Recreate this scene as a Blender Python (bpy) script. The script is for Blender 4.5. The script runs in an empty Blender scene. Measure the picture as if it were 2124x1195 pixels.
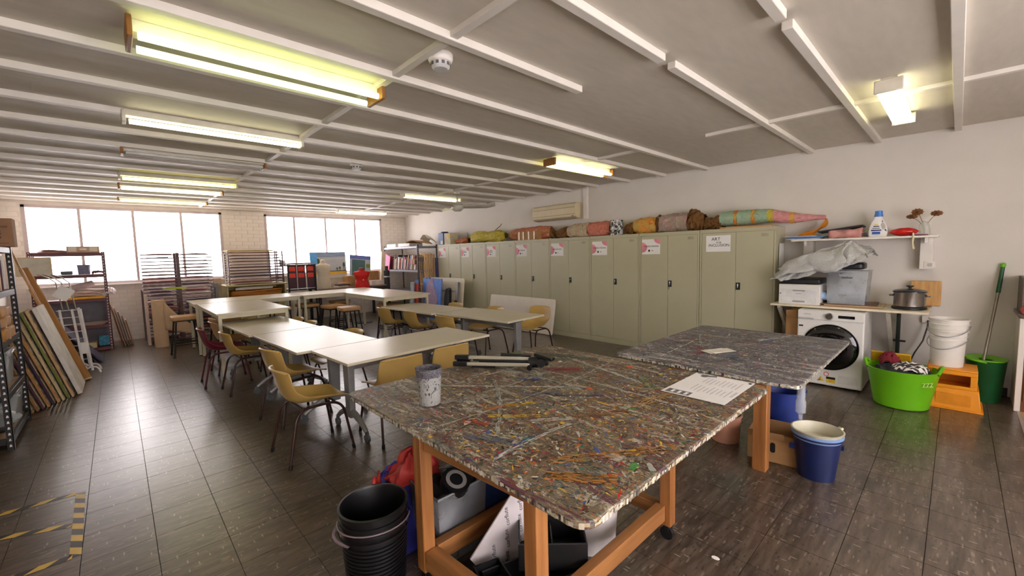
import bpy, bmesh, math, random
from mathutils import Vector, Matrix, Euler, noise
random.seed(11)
SC = bpy.context.scene
C = SC.collection
PI = math.pi
# ---------------------------------------------------------------- camera
H = 1.55
RC = ((0.726725, -0.686513, -0.023874), (-0.073336, -0.042981, -0.996381), (0.683002, 0.725846, -0.081581))
cd = bpy.data.cameras.new('camera'); cd.sensor_width = 36; cd.lens = 14.75; cd.clip_start = .05; cd.clip_end = 100
cam = bpy.data.objects.new('camera', cd); C.objects.link(cam)
r, d, f = (Vector(x) for x in RC)
m = Matrix((r, -d, -f)).transposed().to_4x4(); m.translation = (0, 0, H)
cam.matrix_world = m
SC.camera = cam
# ---------------------------------------------------------------- sky and exposure
w = bpy.data.worlds.new('sky'); SC.world = w; w.use_nodes = True
bg = w.node_tree.nodes['Background']; bg.inputs[0].default_value = (1.0, .945, .935, 1); bg.inputs[1].default_value = 5.5
SC.view_settings.view_transform = 'Standard'; SC.view_settings.look = 'None'
SC.view_settings.exposure = 1.0; SC.view_settings.gamma = 1.0; SC.view_settings.use_curve_mapping = False

# ---------------------------------------------------------------- helpers
def frame(dirv):
    z = Vector(dirv).normalized(); a = Vector((0, 0, 1)) if abs(z.z) < .95 else Vector((1, 0, 0))
    x = a.cross(z).normalized(); return x, z.cross(x), z
class MB:
    def __init__(s): s.v = []; s.f = []; s.c = []; s.col = None
    def add(s, vs, fs):
        n = len(s.v); s.v += [tuple(q) for q in vs]; s.f += [tuple(i + n for i in q) for q in fs]
        s.c += [s.col] * len(fs); return s
    def box(s, x0, x1, y0, y1, z0, z1, M=None):
        vs = [Vector(q) for q in ((x0,y0,z0),(x1,y0,z0),(x1,y1,z0),(x0,y1,z0),(x0,y0,z1),(x1,y0,z1),(x1,y1,z1),(x0,y1,z1))]
        if M: vs = [M @ q for q in vs]
        return s.add(vs, ((0,3,2,1),(4,5,6,7),(0,1,5,4),(1,2,6,5),(2,3,7,6),(3,0,4,7)))
    def obox(s, c, size, rot=(0,0,0)):
        M = Matrix.Translation(c) @ Euler(rot).to_matrix().to_4x4(); a, b, e = (q / 2 for q in size)
        return s.box(-a, a, -b, b, -e, e, M)
    def bar(s, p0, p1, w, h, up=None):
        p0 = Vector(p0); p1 = Vector(p1); x, y, z = frame(p1 - p0)
        if up is not None:
            z = (p1 - p0).normalized(); x = Vector(up).cross(z).normalized(); y = z.cross(x)
        vs = [p + x * a * w / 2 + y * b * h / 2 for p in (p0, p1) for a, b in ((-1,-1),(1,-1),(1,1),(-1,1))]
        return s.add(vs, ((0,3,2,1),(4,5,6,7),(0,1,5,4),(1,2,6,5),(2,3,7,6),(3,0,4,7)))
    def cyl(s, p0, p1, r0, r1=None, n=14, caps=True):
        r1 = r0 if r1 is None else r1; p0 = Vector(p0); p1 = Vector(p1); x, y, z = frame(p1 - p0)
        vs = []
        for p, rr in ((p0, r0), (p1, r1)):
            vs += [p + (x * math.cos(2*PI*i/n) + y * math.sin(2*PI*i/n)) * rr for i in range(n)]
        fs = [(i, (i+1) % n, n + (i+1) % n, n + i) for i in range(n)]
        if caps: fs += [tuple(range(n-1, -1, -1)), tuple(range(n, 2*n))]
        return s.add(vs, fs)
    def tube(s, pts, r, n=8, closed=False):
        pts = [Vector(p) for p in pts]; m = len(pts); rs = r if isinstance(r, (list, tuple)) else [r] * m
        vs = []; px = None
        for i, p in enumerate(pts):
            if closed: t = pts[(i+1) % m] - pts[i-1]
            else: t = pts[min(i+1, m-1)] - pts[max(i-1, 0)]
            t.normalize()
            if px is None: x, y, z = frame(t)
            else:
                x = (px - t * px.dot(t)); x = x.normalized() if x.length > 1e-6 else frame(t)[0]; y = t.cross(x)
            px = x
            vs += [p + (x * math.cos(2*PI*k/n) + y * math.sin(2*PI*k/n)) * rs[i] for k in range(n)]
        fs = []
        for i in range(m if closed else m - 1):
            j = (i + 1) % m
            fs += [(i*n + k, i*n + (k+1) % n, j*n + (k+1) % n, j*n + k) for k in range(n)]
        if not closed: fs += [tuple(range(n-1, -1, -1)), tuple((m-1)*n + k for k in range(n))]
        return s.add(vs, fs)
    def lathe(s, prof, n=24, c=(0,0,0), sx=1, sy=1, M=None):
        vs = []; c = Vector(c)
        for rr, z in prof:
            for k in range(n):
                q = Vector((math.cos(2*PI*k/n) * rr * sx, math.sin(2*PI*k/n) * rr * sy, z)) + c
                vs.append(M @ q if M else q)
        fs = [(i*n + k, i*n + (k+1) % n, (i+1)*n + (k+1) % n, (i+1)*n + k) for i in range(len(prof)-1) for k in range(n)]
        big = max(p[0] for p in prof); m_ = len(prof) - 1
        if min(p[0] for p in prof) > .3*big and abs(prof[0][0]-prof[-1][0]) < .3*big and len(prof) > 3:
            fs += [(m_*n + k, m_*n + (k+1) % n, (k+1) % n, k) for k in range(n)]; return s.add(vs, fs)
        if prof[0][0] > 1e-5: fs.append(tuple(range(n-1, -1, -1)))
        if prof[-1][0] > 1e-5: fs.append(tuple((len(prof)-1)*n + k for k in range(n)))
        return s.add(vs, fs)
    def grid(s, fn, nu, nv, cu=False):
        vs = [fn(i / (nu if cu else nu - 1), j / (nv - 1)) for j in range(nv) for i in range(nu)]
        fs = [(j*nu + i, j*nu + (i+1) % nu, (j+1)*nu + (i+1) % nu, (j+1)*nu + i) for j in range(nv-1) for i in range(nu if cu else nu-1)]
        return s.add(vs, fs)
    def prism(s, poly, z0, z1, M=None):
        n = len(poly); vs = [Vector((x, y, z)) for z in (z0, z1) for x, y in poly]
        if M: vs = [M @ q for q in vs]
        return s.add(vs, [tuple(range(n-1, -1, -1)), tuple(range(n, 2*n))] + [(i, (i+1) % n, n + (i+1) % n, n + i) for i in range(n)])
    def ball(s, c, r, n=16, m=8):
        rr = r if isinstance(r, (list, tuple)) else (r, r, r); c = Vector(c)
        def fn(u, v):
            a = 2*PI*u; b = PI*(v - .5) * .999
            return c + Vector((rr[0]*math.cos(a)*math.cos(b), rr[1]*math.sin(a)*math.cos(b), rr[2]*math.sin(b)))
        return s.grid(fn, n, m, True)
    def mesh(s, name):
        me = bpy.data.meshes.new(name); me.from_pydata([tuple(q) for q in s.v], [], s.f); me.validate(); me.update()
        if any(c is not None for c in s.c) and len(me.polygons) == len(s.f):
            at = me.color_attributes.new('paint', 'FLOAT_COLOR', 'CORNER')
            for p, c in zip(me.polygons, s.c):
                c = c or (1, 1, 1)
                for li in p.loop_indices: at.data[li].color = (*c, 1)
        me.shade_smooth(); me.set_sharp_from_angle(angle=math.radians(38))
        return me
    def build(s, name, mat, parent=None, bevel=0, sub=0, solid=0):
        o = bpy.data.objects.new(name, s.mesh(name)); C.objects.link(o)
        o.data.materials.append(mat)
        if parent: o.parent = parent
        if solid:
            md = o.modifiers.new('solid', 'SOLIDIFY'); md.thickness = solid; md.offset = 0
        if sub:
            md = o.modifiers.new('sub', 'SUBSURF'); md.levels = sub; md.render_levels = sub
        if bevel:
            md = o.modifiers.new('bevel', 'BEVEL'); md.width = bevel; md.segments = 2; md.limit_method = 'ANGLE'; md.angle_limit = .6
        return o
def tag(o, label, cat, group=None, kind=None):
    o['label'] = label; o['category'] = cat
    if group: o['group'] = group
    if kind: o['kind'] = kind
    return o
def thing(name, label, cat, loc=(0,0,0), rz=0, group=None):
    o = bpy.data.objects.new(name, None); C.objects.link(o); o.location = loc; o.rotation_euler = (0, 0, rz)
    o.empty_display_size = .1
    return tag(o, label, cat, group)
def struct(o): o['kind'] = 'structure'; return o
def stuff(o): o['kind'] = 'stuff'; return o
def dup(root, loc, rz, label, mats=None):
    r = root.copy(); C.objects.link(r); r.location = loc; r.rotation_euler = (0, 0, rz); r['label'] = label
    def sub(src, dst):
        for ch in src.children:
            c = ch.copy(); C.objects.link(c); c.parent = dst
            if mats and ch.name.split('.')[0] in mats:
                c.data = ch.data.copy(); c.data.materials.clear(); c.data.materials.append(mats[ch.name.split('.')[0]])
            sub(ch, c)
    sub(root, r); return r
def text(body, size, name, mat, parent, M, align='CENTER', ext=0.0006):
    cu = bpy.data.curves.new(name, 'FONT'); cu.body = body; cu.size = size; cu.align_x = align; cu.align_y = 'CENTER'; cu.extrude = ext; cu.resolution_u = 2
    t = bpy.data.objects.new('tmp', cu); C.objects.link(t)
    me = bpy.data.meshes.new_from_object(t.evaluated_get(bpy.context.evaluated_depsgraph_get()))
    bpy.data.objects.remove(t); bpy.data.curves.remove(cu)
    o = bpy.data.objects.new(name, me); C.objects.link(o); me.materials.clear(); me.materials.append(mat); me.transform(M)
    if parent: o.parent = parent
    return o
def rrect(w, h, r, n=4):
    out = []
    for cx, cy, a in ((w/2-r, h/2-r, 0), (-w/2+r, h/2-r, PI/2), (-w/2+r, -h/2+r, PI), (w/2-r, -h/2+r, 1.5*PI)):
        out += [(cx + r*math.cos(a + PI/2*i/n), cy + r*math.sin(a + PI/2*i/n)) for i in range(n+1)]
    return out
def arc(p0, p1, p2, n=5):
    p0, p1, p2 = Vector(p0), Vector(p1), Vector(p2)
    return [p0*(1-t)**2 + p1*2*t*(1-t) + p2*t*t for t in (i/n for i in range(n+1))]
def Rz(a): return Matrix.Rotation(a, 4, 'Z')
def T(*a): return Matrix.Translation(a)

# ---------------------------------------------------------------- materials
def srgb(r, g, b):
    def l(c): c /= 255; return c/12.92 if c <= .04045 else ((c+.055)/1.055)**2.4
    return (l(r), l(g), l(b))
MATS = {}
def mat(name, col, rough=.6, metal=0, var=.12, scale=8, bump=0, bscale=60, spec=.5, emit=None, es=0, alpha=1, trans=0, col2=None, stretch=None, attr=False, coat=0):
    if name in MATS: return MATS[name]
    M = bpy.data.materials.new(name); M.use_nodes = True; MATS[name] = M
    nt = M.node_tree; N = nt.nodes; L = nt.links; b = N['Principled BSDF']
    b.inputs['Roughness'].default_value = rough; b.inputs['Metallic'].default_value = metal
    b.inputs['Specular IOR Level'].default_value = spec
    b.inputs['Coat Weight'].default_value = coat
    tc = N.new('ShaderNodeTexCoord'); mp = N.new('ShaderNodeMapping'); L.new(tc.outputs['Object'], mp.inputs[0])
    if stretch: mp.inputs['Scale'].default_value = stretch
    nz = N.new('ShaderNodeTexNoise'); nz.inputs['Scale'].default_value = scale; nz.inputs['Detail'].default_value = 5; L.new(mp.outputs[0], nz.inputs[0])
    rp = N.new('ShaderNodeValToRGB'); L.new(nz.outputs[0], rp.inputs[0])
    c2 = col2 or tuple(min(1, c * (1 + var)) for c in col); c1 = col if col2 else tuple(c * (1 - var) for c in col)
    e = rp.color_ramp.elements; e[0].position = .32; e[0].color = (*c1, 1); e[1].position = .68; e[1].color = (*c2, 1)
    src = rp.outputs[0]
    if attr:
        va = N.new('ShaderNodeVertexColor'); va.layer_name = 'paint'
        mx = N.new('ShaderNodeMix'); mx.data_type = 'RGBA'; mx.blend_type = 'MULTIPLY'; mx.inputs['Factor'].default_value = 1
        L.new(va.outputs[0], mx.inputs[6]); L.new(rp.outputs[0], mx.inputs[7]); src = mx.outputs[2]
    L.new(src, b.inputs['Base Color'])
    if bump:
        n2 = N.new('ShaderNodeTexNoise'); n2.inputs['Scale'].default_value = bscale; n2.inputs['Detail'].default_value = 4; L.new(mp.outputs[0], n2.inputs[0])
        bp = N.new('ShaderNodeBump'); bp.inputs['Strength'].default_value = bump; bp.inputs['Distance'].default_value = .01
        L.new(n2.outputs[0], bp.inputs['Height']); L.new(bp.outputs[0], b.inputs['Normal'])
    if emit:
        b.inputs['Emission Color'].default_value = (*emit, 1); b.inputs['Emission Strength'].default_value = es
    if alpha < 1: b.inputs['Alpha'].default_value = alpha
    if trans: b.inputs['Transmission Weight'].default_value = trans
    return M
def S(name, r, g, b, **k): return mat(name, srgb(r, g, b), **k)
def woodmat(name, c1, c2, rough=.5, axis='Z'):
    if name in MATS: return MATS[name]
    st = {'X': (.6, 9, 9), 'Y': (9, .6, 9), 'Z': (9, 9, .6)}[axis]
    return mat(name, c1, rough=rough, col2=c2, scale=3, stretch=st, bump=.15, bscale=12)
white_paint = S('white_paint', 235, 230, 222, rough=.55, var=.03)
cream_wall = S('cream_wall', 222, 216, 208, rough=.7, var=.025, scale=3, bump=.08, bscale=140)
brick_paint = S('brick_paint', 226, 217, 206, rough=.6, var=.05, scale=6, bump=.2, bscale=70)
mortar = S('mortar_paint', 214, 205, 194, rough=.8, var=.05)
ceil_paint = S('ceiling_board', 206, 198, 184, rough=.55, var=.04, scale=5, bump=.06, bscale=220, stretch=(1, 4, 1))
batten_paint = S('batten_paint', 226, 220, 210, rough=.45, var=.03)
black = S('black_plastic', 22, 22, 24, rough=.42)
blackm = S('black_metal', 28, 26, 28, rough=.45, metal=.3)
chrome = S('chrome', 200, 200, 200, rough=.18, metal=1)
steel = S('grey_steel', 150, 152, 156, rough=.4, metal=.6)
alu = S('aluminium', 196, 190, 190, rough=.4, metal=.5)
kraft = S('kraft_paper', 178, 140, 92, rough=.8, var=.12, scale=5)
card = S('cardboard', 176, 134, 88, rough=.85, var=.1)
paper = S('white_paper', 240, 238, 236, rough=.8, var=.02)
ink = S('black_ink', 25, 22, 25, rough=.7)
cream_p = S('cream_paint_metal', 214, 206, 178, rough=.45, var=.05)
laminate = S('cream_laminate', 216, 206, 182, rough=.3, var=.03, scale=4)
lam_edge = S('laminate_edge', 214, 204, 186, rough=.5)
clear = S('clear_plastic', 215, 220, 226, rough=.12, alpha=.34)
clear2 = S('frosted_plastic', 190, 194, 198, rough=.35, alpha=.62)
# ================================================================ the room
XL, XR, YB, YR, ZC = -1.42, 6.4, 11.4, -2.4, 2.74
def proj(p):
    q = Vector(p) - Vector((0, 0, H)); x, y, z = (Vector(k).dot(q) for k in RC)
    return (x / z * 870.2 + 1062, y / z * 870.2 + 597.5, z) if z > .1 else None
# ---- floor: vinyl tiles on a slab
def floor_material():
    M = bpy.data.materials.new('vinyl_floor'); M.use_nodes = True; nt = M.node_tree; N = nt.nodes; L = nt.links; b = N['Principled BSDF']
    ge = N.new('ShaderNodeNewGeometry')
    def mp(sc, rot=0):
        q = N.new('ShaderNodeMapping'); q.inputs['Scale'].default_value = sc; q.inputs['Rotation'].default_value = (0, 0, rot); L.new(ge.outputs['Position'], q.inputs[0]); return q
    def nz(sc, src, det=4, rg=.6):
        q = N.new('ShaderNodeTexNoise'); q.inputs['Scale'].default_value = sc; q.inputs['Detail'].default_value = det; q.inputs['Roughness'].default_value = rg; L.new(src.outputs[0], q.inputs[0]); return q
    def ramp(src, *st):
        q = N.new('ShaderNodeValToRGB'); L.new(src, q.inputs[0]); e = q.color_ramp.elements
        while len(e) < len(st): e.new(.5)
        for k, (p, c) in zip(e, st): k.position = p; k.color = (*c, 1)
        return q
    base = nz(2.2, mp((1, 1, 1)), 6)
    streak = nz(26, mp((.16, 1, 1), .35), 4)
    def flecks(sc, st, rot, thr):
        q = N.new('ShaderNodeTexVoronoi'); q.inputs['Scale'].default_value = sc; L.new(mp(st, rot).outputs[0], q.inputs[0])
        sp = N.new('ShaderNodeSeparateColor'); L.new(q.outputs['Color'], sp.inputs[0])
        g = N.new('ShaderNodeMath'); g.operation = 'GREATER_THAN'; L.new(sp.outputs[0], g.inputs[0]); g.inputs[1].default_value = thr
        lt = N.new('ShaderNodeMath'); lt.operation = 'LESS_THAN'; L.new(q.outputs['Distance'], lt.inputs[0]); lt.inputs[1].default_value = .3
        m2 = N.new('ShaderNodeMath'); m2.operation = 'MULTIPLY'; L.new(g.outputs[0], m2.inputs[0]); L.new(lt.outputs[0], m2.inputs[1]); return m2
    fl = flecks(85, (1, .2, 1), .9, .9); fl2 = flecks(60, (.35, 1, 1), .4, .6); fl3 = flecks(70, (.2, 1, 1), .25, .72)
    r1 = ramp(base.outputs[0], (.3, srgb(60, 50, 42)), (.7, srgb(86, 71, 59)))
    r2 = ramp(streak.outputs[0], (.42, (0, 0, 0)), (.75, (1, 1, 1)))
    def mix(a, bcol, fac, k):
        q = N.new('ShaderNodeMix'); q.data_type = 'RGBA'; L.new(a, q.inputs[6]); q.inputs[7].default_value = (*bcol, 1)
        mu = N.new('ShaderNodeMath'); mu.operation = 'MULTIPLY'; L.new(fac, mu.inputs[0]); mu.inputs[1].default_value = k; L.new(mu.outputs[0], q.inputs[0]); return q.outputs[2]
    c = mix(r1.outputs[0], srgb(132, 118, 104), r2.outputs[0], .6)
    c = mix(c, srgb(196, 186, 168), fl.outputs[0], .42); c = mix(c, srgb(34, 28, 26), fl2.outputs[0], .5); c = mix(c, srgb(176, 160, 140), fl3.outputs[0], .34)
    L.new(c, b.inputs['Base Color'])
    rr = ramp(base.outputs[0], (.3, (.275,)*3), (.7, (.285,)*3)); L.new(rr.outputs[0], b.inputs['Roughness'])
    bp = N.new('ShaderNodeBump'); bp.inputs['Strength'].default_value = .06; bp.inputs['Distance'].default_value = .004
    wv = nz(6, mp((.55, 1.6, 1), .2), 1); L.new(wv.outputs[0], bp.inputs['Height']); L.new(bp.outputs[0], b.inputs['Normal'])
    b.inputs['Specular IOR Level'].default_value = 1.0
    return M
vinyl = floor_material()
floor = struct(MB().box(XL-.1, XR+.1, YR, YB+.1, -.12, -.004).build('floor', S('floor_joint', 40, 34, 32, rough=.8)))
tile_me = MB().add([(0,0,-.006),(.2985,0,-.006),(.2985,.2985,-.006),(0,.2985,-.006),(.001,.001,0),(.2975,.001,0),(.2975,.2975,0),(.001,.2975,0)],
    ((0,3,2,1),(4,5,6,7),(0,1,5,4),(1,2,6,5),(2,3,7,6),(3,0,4,7))).mesh('floor_tile')
tile_me.materials.append(vinyl)
spots = []
i0 = math.floor((XL + .244) / .3)
for i in range(i0, i0 + 28):
    for j in range(-9, 40):
        x = -.244 + .3*i; y = .05 + .3*j
        if x < XL - .05 or x > XR - .2 or y < YR or y > YB - .1: continue
        spots.append((x, y))
def tkey(s):
    p = proj((s[0]+.15, s[1]+.15, 0)); dd = math.hypot(s[0], s[1])
    hid = (.95 < s[0] < 2.3 and .6 < s[1] < 2.0) or (2.8 < s[0] < 4.3 and .9 < s[1] < 1.9)
    inn = p and -40 < p[0] < 2160 and p[1] < 1240
    return (0 if inn and not hid else 1, dd)
spots.sort(key=tkey)
for x, y in spots[:300]:
    o = bpy.data.objects.new('floor_tile', tile_me); C.objects.link(o); o.location = (x, y, 0); o.parent = floor
tb = MB()
for x, y in spots[300:]:
    tb.box(x+.0005, x+.298, y+.0005, y+.298, -.006, 0)
stuff(tb.build('far_floor_tiles', vinyl, floor))
# ---- ceiling with battens
ceil = struct(MB().box(XL-.1, XR+.1, YR, YB+.1, ZC, ZC+.12).build('ceiling', ceil_paint))
BY = [-1.85, -1.22, -.58, .05, .67, 1.3, 1.935, 2.578, 3.22, 3.85, 4.488, 5.12, 5.74, 6.36, 6.98, 7.6, 8.22, 8.85, 9.45, 10.05, 10.66, 11.25]
bw = .055; bh = .042
def batten(x0, x1, y0, y1): MB().box(x0, x1, y0, y1, ZC-bh, ZC+.01).build('batten', batten_paint, ceil, bevel=.004)
for y in BY:
    segs = [(XL, XR)]
    if abs(y-1.935) < .01: segs = [(XL, 2.54)]
    if abs(y-1.3) < .01: segs = [(XL, 2.53), (2.66, XR)]
    if abs(y-.67) < .01: segs = [(XL, 2.55), (2.67, XR)]
    for a, b_ in segs: batten(a, b_, y-bw/2, y+bw/2)
def cross(x, y0, y1): MB().box(x-bw/2+.004, x+bw/2-.004, y0, y1, ZC-bh+.012, ZC+.01).build('batten', batten_paint, ceil)
cross(1.41, YR, YB); cross(4.57, YR, 1.85); cross(4.57, 2.6, YB); cross(-1.36, YR, YB)
# ---- walls
WT = .15
wr = struct(MB().box(XR, XR+WT, YR, YB, 0, ZC).build('wall_right', cream_wall))
MB().box(XR-.014, XR, -.40, 1.4, 0, .09).build('skirting', S('dark_skirting', 46, 42, 42, rough=.5), wr)
wl = struct(MB().box(XL-WT, XL, YR, YB, 0, ZC).build('wall_left', cream_wall))
# short side wall on the right, then the kitchenette opening
ws = struct(MB().box(5.93, XR, -.445, -.42, 0, .86).build('wall_side', cream_wall))
MB().box(5.90, 5.93, -.452, -.412, 0, .86).build('door_trim', white_paint, ws, bevel=.004)
MB().box(4.6, XR, -2.38, -.445, -.004, .003).build('kitchenette_floor', S('tan_vinyl', 190, 160, 116, rough=.4), floor)
MB().box(4.6, 5.9, -.45, -.43, 0, .006).build('threshold_strip', alu, floor)
# far windows, then an unseen rear wall whose windows are added for foreground light
W1 = (-1.15, 1.81, 1.15, 2.63); W2 = (2.66, 5.63, 1.15, 2.63)
def wall_with_windows(y0, y1, wins, x0, x1):
    b = MB(); xs = x0
    for (a, c, z0, z1) in wins:
        b.box(xs, a, y0, y1, 0, ZC); b.box(a, c, y0, y1, 0, z0); b.box(a, c, y0, y1, z1, ZC); xs = c
    b.box(xs, x1, y0, y1, 0, ZC); return b
wb = struct(wall_with_windows(YB, YB+.2, (W1, W2), XL-WT, XR+WT).build('wall_back', mortar))
RW_ADDED = ((-1.2, 1.3, .5, 2.62), (1.5, 4.0, .5, 2.62))  # invented openings behind the camera, sized to let sky light in
wre = struct(wall_with_windows(YR-.2, YR, RW_ADDED, XL-WT, XR+WT).build('wall_rear', cream_wall))
# bricks of the far wall
bl, bhh = .23, .076; pl, ph = .24, .086
br_me = MB().add([(0,0,0),(bl,0,0),(bl,.02,0),(0,.02,0),(0,0,bhh),(bl,0,bhh),(bl,.02,bhh),(0,.02,bhh)], ((0,3,2,1),(4,5,6,7),(0,1,5,4),(1,2,6,5),(2,3,7,6),(3,0,4,7)))
br_me = br_me.mesh('brick'); br_me.materials.append(brick_paint)
bricks = []; rest = MB()
for row in range(32):
    z = .006 + row*ph
    if z + bhh > ZC: break
    x = XL + (-.12 if row % 2 else 0)
    while x < XR:
        a, c = max(x, XL), min(x + bl, XR)
        for (u0, u1, z0, z1) in (W1, W2):
            if z + bhh > z0 - .01 and z < z1 + .01:
                if a >= u0 - .01 and c <= u1 + .01: a = c
                elif a < u0 < c: c = u0 - .012
                elif a < u1 < c: a = u1 + .012
        if c - a > .03: bricks.append((a, c, z))
        x += pl
def vis(q):
    a, c, z = q; m = (a + c) / 2
    if c - a < bl - .002: return 9
    if -.35 < m < .45 and z < 1.15: return 0
    if 1.81 < m < 2.66 and z > 1.6: return 1
    if m > 5.6 and z > 1.4: return 1
    if m < -1.1: return 2
    if 2.8 < m and z < 1.15: return 3
    return 5
bricks.sort(key=vis)
for a, c, z in bricks[:300]:
    if c - a < bl - .002: rest.box(a, c, YB-.006, YB+.014, z, z+bhh); continue
    o = bpy.data.objects.new('brick', br_me); C.objects.link(o); o.location = (a, YB-.006 - random.random()*.002, z); o.parent = wb
for a, c, z in bricks[300:]: rest.box(a, c, YB-.006, YB+.014, z, z+bhh)
stuff(rest.build('further_bricks', brick_paint, wb))
# ---- windows
def pane_material():
    M = bpy.data.materials.new('window_glass'); M.use_nodes = True; nt = M.node_tree; N = nt.nodes; L = nt.links
    N.remove(N['Principled BSDF'])
    tr = N.new('ShaderNodeBsdfTransparent'); tr.inputs[0].default_value = (.93, .92, .93, 1)
    gl = N.new('ShaderNodeBsdfGlossy'); gl.inputs['Roughness'].default_value = .3
    nz = N.new('ShaderNodeTexNoise'); nz.inputs['Scale'].default_value = 3
    mr = N.new('ShaderNodeMapRange'); mr.inputs[3].default_value = .04; mr.inputs[4].default_value = .09; L.new(nz.outputs[0], mr.inputs[0])
    mx = N.new('ShaderNodeMixShader'); L.new(mr.outputs[0], mx.inputs[0]); L.new(tr.outputs[0], mx.inputs[1]); L.new(gl.outputs[0], mx.inputs[2])
    L.new(mx.outputs[0], N['Material Output'].inputs[0]); return M
glass = pane_material()
wframe = S('window_frame', 186, 172, 172, rough=.45, var=.05)
def window(n, q, y, muls, inward):
    x0, x1, z0, z1 = q; s = -1 if inward < 0 else 1
    fr = MB(); t = .05
    fr.box(x0, x0+t, y-.03, y+.03, z0, z1); fr.box(x1-t, x1, y-.03, y+.03, z0, z1)
    fr.box(x0, x1, y-.03, y+.03, z1-t, z1); fr.box(x0, x1, y-.03, y+.03, z0, z0+t)
    o = struct(fr.build('window_%d' % n, wframe, bevel=.003))
    xs = [x0] + muls + [x1]
    for k in muls: MB().box(k-.02, k+.02, y-.025, y+.025, z0+.02, z1-.02).build('mullion', wframe, o)
    for a, c in zip(xs, xs[1:]): MB().box(a+.02, c-.02, y-.003, y+.003, z0+.03, z1-.03).build('pane', glass, o)
    MB().box(x0-.03, x1+.03, y+s*.02, y+s*.11, z0-.03, z0).build('sill', white_paint, o, bevel=.004)
window(1, W1, YB+.03, [-.435, .326, 1.089], -1)
window(2, W2, YB+.03, [3.318, 4.075, 4.857], -1)
window(3, RW_ADDED[0], YR-.05, [-.37, .47], 1)  # this and the next are added, unseen windows lighting the foreground
window(4, RW_ADDED[1], YR-.05, [2.33, 3.17], 1)
# ================================================================ ceiling fittings
tube_on = S('lit_tube', 255, 250, 230, emit=(1, .95, .6), es=4, var=0)
tube_dim = S('dim_tube', 235, 240, 210, emit=(.85, 1, .5), es=1.3, var=0)
tube_yel = S('lit_yellow_tube', 250, 240, 170, emit=(1, .9, .2), es=2.8, var=0)
tube_white = S('lit_white_tube', 255, 252, 245, emit=(1, .97, .93), es=4.5, var=0)
tube_green = S('lit_green_tube', 240, 250, 200, emit=(.9, 1, .4), es=3.4, var=0)
tube_off = S('unlit_tube', 205, 200, 195, rough=.3)
spine = S('fitting_white', 225, 220, 200, rough=.5)
agedcap = S('aged_end_cap', 140, 92, 34, rough=.45)
whitecap = S('white_end_cap', 215, 208, 190, rough=.45)
def fluoro(label, x0, x1, y, tubes, cap, w=.2, z=ZC-.0, drop=.05, rot=0, diffuser=None):
    L = x1 - x0
    t = thing('fluorescent_light', label, 'ceiling light', ((x0+x1)/2, y, z), rot, 'fluorescent ceiling lights')
    MB().box(-L/2, L/2, -.045, .045, -drop, 0).build('spine', spine, t, bevel=.004)
    hw = w/2 - .03
    for k, m in enumerate(tubes):
        yy = 0 if len(tubes) == 1 else (-hw if k == 0 else hw)
        MB().cyl((-L/2+.03, yy, -drop-.035), (L/2-.03, yy, -drop-.035), .019, n=12).build('tube', m, t)
    for s in (-1, 1):
        c = MB().box(s*L/2-.012, s*L/2+.012, -w/2, w/2, -drop-.052, -.012)
        c.build('end_cap', cap, t, bevel=.006)
    if diffuser:
        def fn(u, v):
            a = PI*v; return Vector(((u-.5)*(L-.06), -math.cos(a)*(w/2-.012), -drop-.012-math.sin(a)*.05))
        MB().grid(fn, 2, 9).build('diffuser', diffuser, t, solid=.003)
    return t
diff = S('clear_diffuser', 245, 240, 225, rough=.25, alpha=.3)
fluoro('nearest twin-tube light with amber end caps above the floor at left', .13, 1.42, 2.86, [tube_green, tube_dim], agedcap, w=.24, drop=.06)
fluoro('second light from the camera in left row, glowing bright cream', .13, 1.42, 4.5, [tube_on], whitecap, w=.12)
fluoro('unlit dark fluorescent light in the left row', .13, 1.4, 5.83, [tube_off, tube_off], agedcap, w=.18)
fluoro('yellow glowing light just beyond the unlit fitting', .12, 1.42, 7.55, [tube_yel], whitecap, w=.12)
fluoro('cream light second from the far windows in left row', .12, 1.4, 8.55, [tube_on], agedcap, w=.12)
fluoro('yellow light nearest the left windows', .12, 1.4, 10.2, [tube_yel], agedcap, w=.14)
fluoro('light with amber end caps above the filing cupboards', 4.05, 5.32, 3.56, [tube_on, tube_yel], agedcap, w=.2)
fluoro('white boxed light beside the ceiling fan', 3.97, 5.25, 7.12, [tube_on], whitecap, w=.16, diffuser=diff)
fluoro('white light in front of the right far window', 4.0, 5.25, 10.35, [tube_white], whitecap, w=.16, diffuser=diff)
fluoro('short steeply seen light above the washing machine shelf', 4.1, 5.3, .39, [tube_on, tube_on], whitecap, w=.16, drop=.05)
# unseen fitting added behind the viewer to brighten the foreground
fluoro('unseen fill light added behind the viewer in the left row', .13, 1.42, -.9, [tube_on], whitecap, w=.16)
def detector(label, x, y, sc):
    t = thing('smoke_detector', label, 'smoke detector', (x, y, ZC), 0, 'smoke detectors')
    MB().lathe([(.001,-.0),(.06*sc,0),(.06*sc,-.018*sc),(.055*sc,-.03*sc),(.05*sc,-.034*sc),(.001,-.034*sc)][::-1], 24).build('base', white_paint, t)
    h = MB().lathe([(.044*sc,-.032*sc),(.044*sc,-.055*sc),(.034*sc,-.066*sc),(.001,-.068*sc)][::-1], 24).build('sensor_head', S('detector_grey', 200, 198, 198, rough=.4), t)
    s = MB()
    for k in range(10):
        a = 2*PI*k/10; s.obox((math.cos(a)*.0445*sc, math.sin(a)*.0445*sc, -.046*sc), (.004, .014*sc, .014*sc), (0, 0, a))
    s.build('vents', S('vent_grey', 95, 92, 92), h)
detector('white smoke detector on the ceiling nearest the camera', 1.5, 2.17, 1.25)
detector('small white smoke detector further down the ceiling', 2.3, 5.25, 1.35)
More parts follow.
